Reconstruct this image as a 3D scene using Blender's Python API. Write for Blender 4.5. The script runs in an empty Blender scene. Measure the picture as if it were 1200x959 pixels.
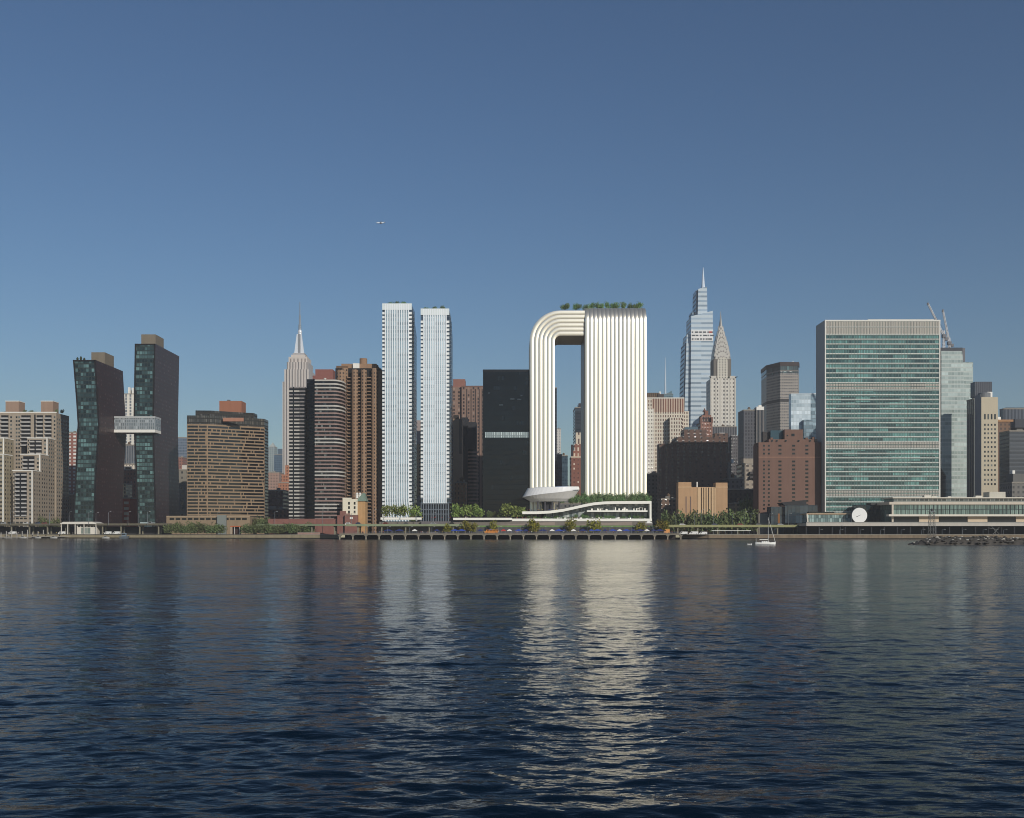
import bpy, math, random
from mathutils import Vector, noise as mnoise
sc = bpy.context.scene
C = sc.collection
RND = random.Random(7)
# ------------------------------------------------------------------ camera, sky, sun, exposure
F, HY, H = 1230.0, 622.5, 5.5          # focal length in photo pixels, horizon row, camera height
def X(px, d): return (px - 600.0) / F * d
def Z(py, d): return H + (HY - py) / F * d
cam = bpy.data.cameras.new('camera'); cam_o = bpy.data.objects.new('camera', cam); C.objects.link(cam_o)
cam_o.location = (0, 0, H); cam_o.rotation_euler = (math.pi/2, 0, 0)
cam.sensor_width = 36.0; cam.sensor_fit = 'HORIZONTAL'
cam.lens = 36.0 * F / 1200.0
cam.shift_y = (HY - 479.5) / 1200.0
cam.clip_start = 0.5; cam.clip_end = 40000
sc.camera = cam_o
SUN_AZ, SUN_EL = math.radians(31), math.radians(23)     # to the right of straight behind the camera
w = bpy.data.worlds.new('World'); sc.world = w; w.use_nodes = True
nt = w.node_tree; nt.nodes.clear()
sky = nt.nodes.new('ShaderNodeTexSky'); sky.sky_type = 'NISHITA'; sky.sun_disc = False
sky.sun_elevation = SUN_EL
sky.sun_rotation = math.pi - SUN_AZ
sky.altitude = 900; sky.air_density = 1.35; sky.dust_density = 0.3; sky.ozone_density = 5.6
bg = nt.nodes.new('ShaderNodeBackground'); bg.inputs[1].default_value = 0.051
wo = nt.nodes.new('ShaderNodeOutputWorld')
gm = nt.nodes.new('ShaderNodeGamma'); gm.inputs[1].default_value = 1.13
nt.links.new(sky.outputs[0], gm.inputs[0]); nt.links.new(gm.outputs[0], bg.inputs[0]); nt.links.new(bg.outputs[0], wo.inputs[0])
sl = bpy.data.lights.new('sun', 'SUN'); sl.energy = 3.1; sl.angle = math.radians(0.5); sl.color = (1.0, 0.95, 0.87)
so = bpy.data.objects.new('sun', sl); C.objects.link(so)
sdir = Vector((math.sin(SUN_AZ)*math.cos(SUN_EL), -math.cos(SUN_AZ)*math.cos(SUN_EL), math.sin(SUN_EL)))
so.rotation_euler = sdir.to_track_quat('Z', 'Y').to_euler(); so.location = (300, -300, 400)
vs = sc.view_settings; vs.view_transform = 'Standard'; vs.look = 'None'; vs.exposure = 0.0; vs.gamma = 1.0
vs.use_curve_mapping = False
sc.cycles.use_denoising = True
sc.cycles.filter_width = 1.0
sc.cycles.max_bounces = 6; sc.cycles.diffuse_bounces = 2; sc.cycles.glossy_bounces = 4; sc.cycles.transmission_bounces = 2
sc.cycles.volume_bounces = 0; sc.cycles.sample_clamp_indirect = 4.0

# ------------------------------------------------------------------ helpers
def lin(c):
    c = c / 255.0
    return c / 12.92 if c <= 0.04045 else ((c + 0.055) / 1.055) ** 2.4
def rgb(r, g, b, k=1.0): return (lin(r)*k, lin(g)*k, lin(b)*k, 1.0)

class MB:
    def __init__(s): s.v = []; s.f = []
    def add(s, vs, fs):
        n = len(s.v); s.v += [tuple(p) for p in vs]; s.f += [tuple(i + n for i in f) for f in fs]; return s
    def box(s, x0, x1, y0, y1, z0, z1):
        if x1 < x0: x0, x1 = x1, x0
        if z1 < z0: z0, z1 = z1, z0
        return s.add([(x0,y0,z0),(x1,y0,z0),(x1,y1,z0),(x0,y1,z0),(x0,y0,z1),(x1,y0,z1),(x1,y1,z1),(x0,y1,z1)],
              [(0,3,2,1),(4,5,6,7),(0,1,5,4),(1,2,6,5),(2,3,7,6),(3,0,4,7)])
    def quad(s, a, b, c, d): return s.add([a,b,c,d], [(0,1,2,3)])
    def prism(s, poly, z0, z1, top=None):                       # plan polygon (counter-clockwise) from z0 to z1
        n = len(poly); t = top or poly
        vs = [(x,y,z0) for x,y in poly] + [(x,y,z1) for x,y in t]
        return s.add(vs, [tuple(range(n-1,-1,-1)), tuple(range(n,2*n))] + [(i,(i+1)%n,n+(i+1)%n,n+i) for i in range(n)])
    def slab_xz(s, poly, y0, y1):                               # outline in x,z pushed back from y0 to y1
        n = len(poly)
        vs = [(x,y0,z) for x,z in poly] + [(x,y1,z) for x,z in poly]
        return s.add(vs, [tuple(range(n)), tuple(range(2*n-1,n-1,-1))] + [((i+1)%n,i,n+i,n+(i+1)%n) for i in range(n)])
    def slab_yz(s, poly, x0, x1):
        n = len(poly)
        vs = [(x0,y,z) for y,z in poly] + [(x1,y,z) for y,z in poly]
        return s.add(vs, [tuple(range(n-1,-1,-1)), tuple(range(n,2*n))] + [(i,(i+1)%n,n+(i+1)%n,n+i) for i in range(n)])
    def lathe(s, cx, cy, prof, n=16, a0=0, a1=2*math.pi, sx=1, sy=1):   # prof: (radius, z) from bottom to top
        full = abs(a1-a0-2*math.pi) < 1e-6; m = n if full else n+1
        vs = [(cx+r*sx*math.cos(a0+(a1-a0)*i/n), cy+r*sy*math.sin(a0+(a1-a0)*i/n), z) for r,z in prof for i in range(m)]
        fs = []
        for k in range(len(prof)-1):
            for i in range(n):
                j = (i+1) % m
                fs.append((k*m+i, k*m+j, (k+1)*m+j, (k+1)*m+i))
        fs.append(tuple(range(m-1,-1,-1))); fs.append(tuple((len(prof)-1)*m+i for i in range(m)))
        return s.add(vs, fs)
    def tube(s, a, b, r0, r1=None, n=6):
        r1 = r0 if r1 is None else r1
        a = Vector(a); b = Vector(b); d = (b-a).normalized()
        u = d.cross(Vector((0,0,1)) if abs(d.z) < .9 else Vector((1,0,0))).normalized(); v = d.cross(u)
        vs = [tuple(p + (u*math.cos(2*math.pi*i/n)+v*math.sin(2*math.pi*i/n))*r) for p, r in ((a,r0),(b,r1)) for i in range(n)]
        return s.add(vs, [(i,(i+1)%n,n+(i+1)%n,n+i) for i in range(n)] + [tuple(range(n-1,-1,-1)), tuple(range(n,2*n))])
    def mesh(s, name, mat, off=(0,0,0), smooth=False):
        m = bpy.data.meshes.new(name)
        m.from_pydata([(x-off[0],y-off[1],z-off[2]) for x,y,z in s.v], [], s.f)
        m.materials.append(mat)
        if smooth: m.polygons.foreach_set('use_smooth', [True]*len(m.polygons))
        m.update(); return m

def tag(o, label=None, cat=None, group=None, kind=None):
    if label: o['label'] = label
    if cat: o['category'] = cat
    if group: o['group'] = group
    if kind: o['kind'] = kind
    return o
def link(name, mesh, parent=None, loc=(0,0,0)):
    o = bpy.data.objects.new(name, mesh); C.objects.link(o); o.location = loc
    if parent: o.parent = parent
    return o
def copy_tree(o, parent=None):
    c = o.copy(); C.objects.link(c)
    if parent: c.parent = parent
    for ch in list(o.children): copy_tree(ch, c)
    return c

class Thing:                                                    # an Empty at the base; parts are given in world metres
    def __init__(s, name, label, cat, loc, group=None):
        s.o = bpy.data.objects.new(name, None); C.objects.link(s.o); s.o.location = loc
        s.o.empty_display_size = 1; s.loc = tuple(loc); tag(s.o, label, cat, group); s.cache = {}
    def part(s, name, mb, mat, parent=None, label=None, kind=None, smooth=False):
        o = link(name, mb.mesh(name, mat, s.loc, smooth), parent or s.o)
        if label: o['label'] = label
        if kind: o['kind'] = kind
        return o
    def block(s, name, mat, x0, x1, y0, y1, d, dep, parent=None, back=0, **k):
        z0 = G if y1 is None else Z(y1, d)
        return s.part(name, MB().box(X(x0,d), X(x1,d), d+back, d+dep, z0, Z(y0,d)), mat, parent, **k)
    def many(s, name, mat, boxes, parent=None, cap=100):        # repeats of one part, collected until flush()
        if not hasattr(s, 'acc'): s.acc = {}
        s.acc.setdefault((name, parent, cap), []).extend((mat, b) for b in boxes)
        return s
    def flush(s):                                               # each repeat an object sharing a mesh; past the cap the smallest become one part
        for (name, parent, cap), rows in getattr(s, 'acc', {}).items():
            area = lambda b: sorted((b[1]-b[0], b[3]-b[2], b[5]-b[4]))[1:]
            if len(rows) > cap:
                RND.shuffle(rows); rows.sort(key=lambda r: -area(r[1])[0]*area(r[1])[1])
            for mat, (x0,x1,y0,y1,z0,z1) in rows[:cap]:
                key = (name, mat.name, round(x1-x0,2), round(y1-y0,2), round(z1-z0,2))
                me = s.cache.get(key)
                if me is None:
                    me = s.cache[key] = MB().box(-(x1-x0)/2,(x1-x0)/2,-(y1-y0)/2,(y1-y0)/2,-(z1-z0)/2,(z1-z0)/2).mesh(name, mat)
                link(name, me, parent or s.o, ((x0+x1)/2-s.loc[0], (y0+y1)/2-s.loc[1], (z0+z1)/2-s.loc[2]))
            rest = rows[cap:]
            if rest:
                mats = []; m = MB(); ids = []
                for mat, b in rest:
                    if mat not in mats: mats.append(mat)
                    m.box(*b); ids += [mats.index(mat)]*6
                me = m.mesh(name, mats[0], s.loc)
                for k in mats[1:]: me.materials.append(k)
                me.polygons.foreach_set('material_index', ids)
                tag(link(name, me, parent or s.o), kind='stuff')
        s.acc = {}
    def copies(s, name, mb, mat, spots, parent=None, smooth=False):
        me = mb.mesh(name, mat, (0,0,0), smooth)
        return [link(name, me, parent or s.o, (x-s.loc[0], y-s.loc[1], z-s.loc[2])) for x, y, z in spots]
def front(x0, x1, n, d, zs, w, h, out=.07):                     # boxes for n windows across a front face between pixel columns, one row per z
    a, b = X(x0, d), X(x1, d); c = (b-a)/n
    return [(a+c*(i+.5)-w/2, a+c*(i+.5)+w/2, d-out, d+.1, z-h/2, z+h/2) for z in zs for i in range(n)]
def right(xr, y0, y1, n, zs, w, h, out=.07):                    # the same on a face looking right
    c = (y1-y0)/n
    return [(xr-.1, xr+out, y0+c*(i+.5)-w/2, y0+c*(i+.5)+w/2, z-h/2, z+h/2) for z in zs for i in range(n)]
def left(xl, y0, y1, n, zs, w, h, out=.07):
    c = (y1-y0)/n
    return [(xl-out, xl+.1, y0+c*(i+.5)-w/2, y0+c*(i+.5)+w/2, z-h/2, z+h/2) for z in zs for i in range(n)]
def zrows(z0, z1, step): 
    r = []; z = z0
    while z <= z1: r.append(z); z += step
    return r
G = 3.0                                                         # ground level behind the sea wall

# ------------------------------------------------------------------ materials
MATS = {}
def nodes(name):
    m = bpy.data.materials.new(name); m.use_nodes = True; t = m.node_tree; t.nodes.clear()
    out = t.nodes.new('ShaderNodeOutputMaterial'); p = t.nodes.new('ShaderNodeBsdfPrincipled')
    t.links.new(p.outputs[0], out.inputs[0]); return m, t, p
def nmath(t, op, a, b=None, c=None):
    n = t.nodes.new('ShaderNodeMath'); n.operation = op
    for i, q in enumerate((a, b, c)):
        if q is None: continue
        if isinstance(q, (int, float)): n.inputs[i].default_value = q
        else: t.links.new(q, n.inputs[i])
    return n.outputs[0]
def nmix(t, fac, a, b, blend='MIX'):
    n = t.nodes.new('ShaderNodeMix'); n.data_type = 'RGBA'; n.blend_type = blend
    for i, q in ((0, fac), (6, a), (7, b)):
        if isinstance(q, (int, float)): n.inputs[i].default_value = q
        elif isinstance(q, tuple): n.inputs[i].default_value = q
        else: t.links.new(q, n.inputs[i])
    return n.outputs[2]
def weather(t, vec, col, amt, scale=0.06):                      # uneven tone: broad patches, rain streaks and grain
    n = t.nodes.new('ShaderNodeTexNoise'); n.inputs['Scale'].default_value = scale; n.inputs['Detail'].default_value = 5
    t.links.new(vec, n.inputs['Vector'])
    mp = t.nodes.new('ShaderNodeMapping'); mp.inputs['Scale'].default_value = (1, 1, .06); t.links.new(vec, mp.inputs['Vector'])
    s = t.nodes.new('ShaderNodeTexNoise'); s.inputs['Scale'].default_value = 0.5; s.inputs['Detail'].default_value = 3
    t.links.new(mp.outputs[0], s.inputs['Vector'])
    v = nmath(t, 'ADD', n.outputs[0], s.outputs[0])
    v = nmath(t, 'MULTIPLY_ADD', v, 2*amt, 1-2*amt)
    hs = t.nodes.new('ShaderNodeHueSaturation')
    t.links.new(v, hs.inputs['Value'])
    if isinstance(col, tuple): hs.inputs['Color'].default_value = col
    else: t.links.new(col, hs.inputs['Color'])
    return hs.outputs[0]
def plain(name, col, rough=.8, metal=0, var=.12, scale=.06, spec=.3):
    if name in MATS: return MATS[name]
    m, t, p = nodes(name); tc = t.nodes.new('ShaderNodeTexCoord')
    t.links.new(weather(t, tc.outputs['Object'], col, var, scale), p.inputs['Base Color'])
    p.inputs['Roughness'].default_value = rough; p.inputs['Metallic'].default_value = metal
    p.inputs['Specular IOR Level'].default_value = spec
    MATS[name] = m; return m
def glass(name, col, col2=None, rough=.08, spec=.6, metal=0):   # a pane; tone differs from window to window
    m, t, p = nodes(name); oi = t.nodes.new('ShaderNodeObjectInfo'); ge = t.nodes.new('ShaderNodeNewGeometry')
    r = nmath(t, 'FRACT', nmath(t, 'ADD', oi.outputs['Random'], ge.outputs['Random Per Island']))
    r = nmath(t, 'POWER', r, 3.0)
    t.links.new(nmix(t, r, col, col2 or col), p.inputs['Base Color'])
    p.inputs['Roughness'].default_value = rough; p.inputs['Specular IOR Level'].default_value = spec; p.inputs['Metallic'].default_value = metal
    return m
def fac(name, wall, gl, cw, ch, fw, fh, ox=0, oz=0, g2=None, pr=.35, gr=.12, gm=0, gs=.5, var=.12, seg=0, wr=.8, wm=0, band=None, bandcol=None, flat=False):
    """facade: cells cw x ch metres, the pane fills fw x fh of a cell; seg groups panes along a floor into runs of alike tone;
       band = (every n floors, colour replaces the pane)"""
    m, t, p = nodes(name); L = t.links.new
    tc = t.nodes.new('ShaderNodeTexCoord'); ob = tc.outputs['Object']
    sp = t.nodes.new('ShaderNodeSeparateXYZ'); L(ob, sp.inputs[0])
    sn = t.nodes.new('ShaderNodeSeparateXYZ'); L(tc.outputs['Normal'], sn.inputs[0])
    side = nmath(t, 'GREATER_THAN', nmath(t, 'ABSOLUTE', sn.outputs[0]), .72)
    up = nmath(t, 'GREATER_THAN', nmath(t, 'ABSOLUTE', sn.outputs[2]), .72)
    mu = t.nodes.new('ShaderNodeMix'); mu.data_type = 'FLOAT'; L(side, mu.inputs[0]); L(sp.outputs[0], mu.inputs[2]); L(sp.outputs[1], mu.inputs[3])
    a = nmath(t, 'MULTIPLY_ADD', mu.outputs[0], 1/cw, 500.0 + ox/cw)
    b = nmath(t, 'MULTIPLY_ADD', sp.outputs[2], 1/ch, 500.0 + oz/ch)
    fa, fb = nmath(t, 'FLOOR', a), nmath(t, 'FLOOR', b)
    da = nmath(t, 'ABSOLUTE', nmath(t, 'SUBTRACT', nmath(t, 'SUBTRACT', a, fa), .5))
    db = nmath(t, 'ABSOLUTE', nmath(t, 'SUBTRACT', nmath(t, 'SUBTRACT', b, fb), .5))
    mask = nmath(t, 'MULTIPLY', nmath(t, 'LESS_THAN', da, fw/2), nmath(t, 'LESS_THAN', db, fh/2))
    mask = nmath(t, 'MULTIPLY', mask, nmath(t, 'SUBTRACT', 1.0, up))
    cv = t.nodes.new('ShaderNodeCombineXYZ'); L(fa, cv.inputs[0]); L(fb, cv.inputs[1]); L(side, cv.inputs[2])
    wn = t.nodes.new('ShaderNodeTexWhiteNoise'); wn.noise_dimensions = '3D'; L(cv.outputs[0], wn.inputs['Vector'])
    r = wn.outputs['Value']
    if seg:
        sa = nmath(t, 'FLOOR', nmath(t, 'DIVIDE', nmath(t, 'MULTIPLY_ADD', fb, 3.37, fa), seg))
        c2 = t.nodes.new('ShaderNodeCombineXYZ'); L(sa, c2.inputs[0]); L(fb, c2.inputs[1])
        w2 = t.nodes.new('ShaderNodeTexWhiteNoise'); w2.noise_dimensions = '3D'; L(c2.outputs[0], w2.inputs['Vector'])
        r = nmath(t, 'ADD', nmath(t, 'MULTIPLY', r, .35), nmath(t, 'MULTIPLY', w2.outputs['Value'], .65))
    mr = t.nodes.new('ShaderNodeMapRange'); L(r, mr.inputs[0]); mr.inputs[1].default_value = 1-pr; mr.inputs[2].default_value = 1.0
    gcol = nmix(t, mr.outputs[0], gl, g2 or gl)
    vv = nmath(t, 'MULTIPLY_ADD', r, .5, .75)
    hs = t.nodes.new('ShaderNodeHueSaturation'); L(vv, hs.inputs['Value']); L(gcol, hs.inputs['Color']); gcol = hs.outputs[0]
    if band:
        bm = nmath(t, 'LESS_THAN', nmath(t, 'MODULO', fb, band), .5); gcol = nmix(t, bm, gcol, bandcol)
    wcol = weather(t, ob, wall, var)
    L(nmix(t, mask, wcol, gcol), p.inputs['Base Color'])
    L(nmath(t, 'MULTIPLY_ADD', mask, gr-wr, wr), p.inputs['Roughness'])
    L(nmath(t, 'MULTIPLY_ADD', mask, gm-wm, wm), p.inputs['Metallic'])
    L(nmath(t, 'MULTIPLY_ADD', mask, gs-.3, .3), p.inputs['Specular IOR Level'])
    if not flat:                                                # panes of old facades tilt slightly, so reflections differ
        bp = t.nodes.new('ShaderNodeBump'); bp.inputs['Strength'].default_value = .25; bp.inputs['Distance'].default_value = .4
        nb = t.nodes.new('ShaderNodeTexNoise'); nb.inputs['Scale'].default_value = .25; L(ob, nb.inputs['Vector'])
        L(nmath(t, 'MULTIPLY', nb.outputs[0], mask), bp.inputs['Height']); L(bp.outputs[0], p.inputs['Normal'])
    MATS[name] = m; return m

WHITE = plain('white_paint', rgb(236,232,222), .55, var=.06)
DARK = plain('dark_opening', rgb(26,28,32), .5)
ROOFDARK = plain('roof_dark', rgb(52,52,54), .9)
CONC = plain('concrete', rgb(150,143,130), .9, var=.2)
STEELGREY = plain('grey_steel', rgb(120,124,128), .5, .4)
PANE = glass('window_pane', rgb(22,26,30), rgb(120,124,120))
PANEDARK = glass('dark_window_pane', rgb(18,20,23), rgb(50,52,54))
# ------------------------------------------------------------------ setting: water, ground, shore
def build_water():
    # a sheet whose rows crowd towards the camera, raised into wind ripples; the finest ripples are bump
    import numpy as np
    rows = [-25.0, -15.0, -5.0, 2.0, 6.0, 8.5]
    d = 10.0
    while d < 62: rows.append(d); d *= 1.0034
    while d < 240: rows.append(d); d *= 1.0062
    while d < 900: rows.append(d); d *= 1.05
    rows.append(900.0)
    R = random.Random(3)
    waves = []
    NW = 60
    for i in range(NW):
        lam = 0.34 * (9/0.34) ** (i/(NW-1.0))
        ang = R.gauss(math.radians(97), math.radians(30 if lam < 1.5 else 18))
        slope = .030 if lam < 1.3 else (.019 if lam < 3.2 else .0055)
        waves.append((2*math.pi/lam*math.cos(ang), 2*math.pi/lam*math.sin(ang), slope*lam/(2*math.pi), R.uniform(0, 6.28), lam))
    NC = 860
    rr = np.array(rows)
    half = np.maximum(rr, 10.0)*0.6 + 8.0
    u = np.concatenate([[-1.0], np.linspace(-1, 1, NC-1), [1.0]])
    XX = half[:,None]*u[None,:]; XX[:,0] -= 700; XX[:,-1] += 700
    YY = np.repeat(rr[:,None], NC+1, 1)
    dy = np.gradient(rr)[:,None]; dx = (2*half/NC)[:,None]
    ZZ = np.zeros_like(XX)
    patch = 0.8 + .3*np.sin(XX*.13+YY*.06+1.0)*np.sin(YY*.093-XX*.037) + .25*np.sin(XX*.31-YY*.21+2)*np.sin(YY*.27+XX*.08)
    for kx, ky, a, ph, lam in waves:
        att = np.clip((lam/np.maximum(abs(ky)/(2*math.pi)*lam*dy, abs(kx)/(2*math.pi)*lam*dx) - 2.5)/2.5, 0, 1)
        ph2 = kx*XX+ky*YY+ph + .5*np.sin(.23*XX+.31*YY+ph*3)
        ZZ += a*att*patch*np.sin(ph2)
    ZZ[:,0] = 0; ZZ[:,-1] = 0
    co = np.stack([XX, YY, ZZ], -1).reshape(-1, 3)
    nr = len(rows); idx = np.arange(nr*(NC+1)).reshape(nr, NC+1)
    fa = np.stack([idx[:-1,:-1], idx[:-1,1:], idx[1:,1:], idx[1:,:-1]], -1).reshape(-1, 4)
    m = bpy.data.meshes.new('water')
    m.vertices.add(len(co)); m.vertices.foreach_set('co', co.ravel().astype('f'))
    m.loops.add(fa.size); m.loops.foreach_set('vertex_index', fa.ravel().astype('i'))
    m.polygons.add(len(fa)); m.polygons.foreach_set('loop_start', np.arange(0, fa.size, 4).astype('i'))
    m.polygons.foreach_set('use_smooth', np.ones(len(fa), bool)); m.update(calc_edges=True)
    mat, t, p = nodes('river_water'); L = t.links.new
    p.inputs['Base Color'].default_value = (.003, .010, .020, 1); pass
    tc = t.nodes.new('ShaderNodeTexCoord')
    def nz(sx, sy, scale, det):
        mp = t.nodes.new('ShaderNodeMapping'); mp.inputs['Scale'].default_value = (sx, sy, 1); L(tc.outputs['Object'], mp.inputs['Vector'])
        n = t.nodes.new('ShaderNodeTexNoise'); n.inputs['Scale'].default_value = scale; n.inputs['Detail'].default_value = det
        L(mp.outputs[0], n.inputs['Vector']); return n.outputs[0]
    ys = t.nodes.new('ShaderNodeSeparateXYZ'); L(tc.outputs['Object'], ys.inputs[0])
    mr = t.nodes.new('ShaderNodeMapRange'); L(ys.outputs[1], mr.inputs[0]); mr.inputs[1].default_value = 15; mr.inputs[2].default_value = 260; mr.inputs[3].default_value = .08; mr.inputs[4].default_value = .15
    mi = t.nodes.new('ShaderNodeMapRange'); L(ys.outputs[1], mi.inputs[0]); mi.inputs[1].default_value = 18; mi.inputs[2].default_value = 230; mi.inputs[3].default_value = 1.15; mi.inputs[4].default_value = 1.33; L(mi.outputs[0], p.inputs['IOR'])
    big = nz(.35, 1, .045, 4)                                   # calm and ruffled patches
    h = nmath(t, 'ADD', nmath(t, 'MULTIPLY', nz(.45, 1, .55, 4), 1.0), nmath(t, 'MULTIPLY', nz(.5, 1, 2.6, 3), .22))
    h = nmath(t, 'MULTIPLY', h, nmath(t, 'MULTIPLY_ADD', big, 1.5, .1))
    bp = t.nodes.new('ShaderNodeBump'); bp.inputs['Strength'].default_value = 1.0; bp.inputs['Distance'].default_value = .26
    L(nmath(t, 'MULTIPLY', mr.outputs[0], nmath(t, 'MULTIPLY_ADD', nz(.12, 1, .03, 5), 1.4, .3)), p.inputs['Roughness'])
    L(h, bp.inputs['Height']); L(bp.outputs[0], p.inputs['Normal'])
    m.materials.append(mat)
    o = link('water', m); tag(o, kind='structure')
    return o
build_water()

SHORE = [(-60, 812), (0, 800), (375, 745), (398, 716), (797, 716), (799, 706), (1300, 704), (2200, 700)]
def shore_d(px):
    for (a, da), (b, db) in zip(SHORE, SHORE[1:]):
        if a <= px <= b: return da + (db-da)*(px-a)/(b-a)
    return SHORE[-1][1]
GROUND = plain('ground_paving', rgb(96,92,84), .95, var=.3, scale=.02)
m = MB()
pl = [(X(px,d), d) for px, d in SHORE]
pl = [(-1900, pl[0][1]+60)] + pl + [(1900, pl[-1][1])]
for a, b in zip(pl, pl[1:]):
    m.quad((a[0],a[1],G),(b[0],b[1],G),(b[0]*1.5,4000,G),(a[0]*1.5,4000,G))
tag(link('ground', m.mesh('ground', GROUND)), kind='structure')

SEA = plain('sea_wall_stone', rgb(128,112,92), .9, var=.35, scale=.3)
SEADK = plain('tidal_stain', rgb(44,40,36), .8, var=.3, scale=.3)
def shore_wall(label, p0, p1, ztop, mat, n=15):
    px0, px1 = p0, p1
    t = Thing('sea_wall', label, 'sea wall', (X((px0+px1)/2, shore_d((px0+px1)/2)), shore_d((px0+px1)/2), 0))
    a, b, c = MB(), MB(), MB()
    pts = [(X(px0+(px1-px0)*i/n, shore_d(px0+(px1-px0)*i/n)), shore_d(px0+(px1-px0)*i/n)) for i in range(n+1)]
    for (xa, ya), (xb, yb) in zip(pts, pts[1:]):
        a.prism([(xa,ya),(xb,yb),(xb,yb+2.0),(xa,ya+2.0)], .7, ztop)
        b.prism([(xa,ya-.15),(xb,yb-.15),(xb,yb+2.0),(xa,ya+2.0)], -1.0, .7)
        c.prism([(xa,ya-.2),(xb,yb-.2),(xb,yb+1.2),(xa,ya+1.2)], ztop, ztop+.35)
    t.part('wall_face', a, mat); t.part('tide_band', b, SEADK); t.part('coping', c, CONC)
    return t
shore_wall('low pale stone embankment along the tree lined bank on the left', -40, 375, 2.75, plain('pale_embankment', rgb(150,138,112), .9, var=.3, scale=.2))
shore_wall('tan stone river wall under the dark road tunnel on the right', 797, 1300, 3.0, SEA)
shore_wall('short stone bank corner between the pale embankment and the pier', 375, 398, 2.75, SEA, 3)

# pier: deck on concrete piles with dark bays under it
def build_pier():
    d0, d1 = 692.0, 716.0
    t = Thing('pier', 'long concrete pier on piles below the looped white tower', 'pier', (X(586,d0), d0, 0))
    x0, x1 = X(398, d0), X(798, d0)
    t.part('deck', MB().box(x0, x1, d0, d1+6, 3.05, 3.75), CONC)
    t.part('edge_beam', MB().box(x0, x1, d0-.35, d0, 2.9, 3.95), plain('pale_concrete', rgb(124,117,104), .85, var=.25))
    n = 26; PC = plain('pale_concrete', rgb(124,117,104))
    xs = [x0 + (x1-x0)*i/n for i in range(n+1)]
    t.many('pile', plain('pile_concrete', rgb(150,140,122), .9, var=.3), [(x-.36, x+.36, d0+.2, d0+1.4, -2, 1.7) for x in xs]); t.flush()
    cap = MB().add([(-1.3,-.2,2.9),(1.3,-.2,2.9),(.42,-.2,1.7),(-.42,-.2,1.7),(-1.3,1.5,2.9),(1.3,1.5,2.9),(.42,1.5,1.7),(-.42,1.5,1.7)],
                 [(3,2,1,0),(4,5,6,7),(0,1,5,4),(1,2,6,5),(2,3,7,6),(3,0,4,7)])
    t.copies('pile_cap', cap, PC, [(x, d0, 0) for x in xs])
    t.part('bulkhead', MB().box(x0, x1, d1-2, d1-1, -2, 3.05), SEADK)
    r = MB()
    for i in range(161):
        x = x0 + (x1-x0)*i/160; r.box(x-.04, x+.04, d0-.2, d0-.12, 4.1, 5.0)
    for z in (4.5, 4.95): r.box(x0, x1, d0-.19, d0-.13, z, z+.06)
    t.part('railing', r, STEELGREY)
build_pier()
# ------------------------------------------------------------------ buildings on the left bank
def tower(name, label, px, d, cat='building', group=None): return Thing(name, label, cat, (X(px,d), d, G), group)

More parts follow.
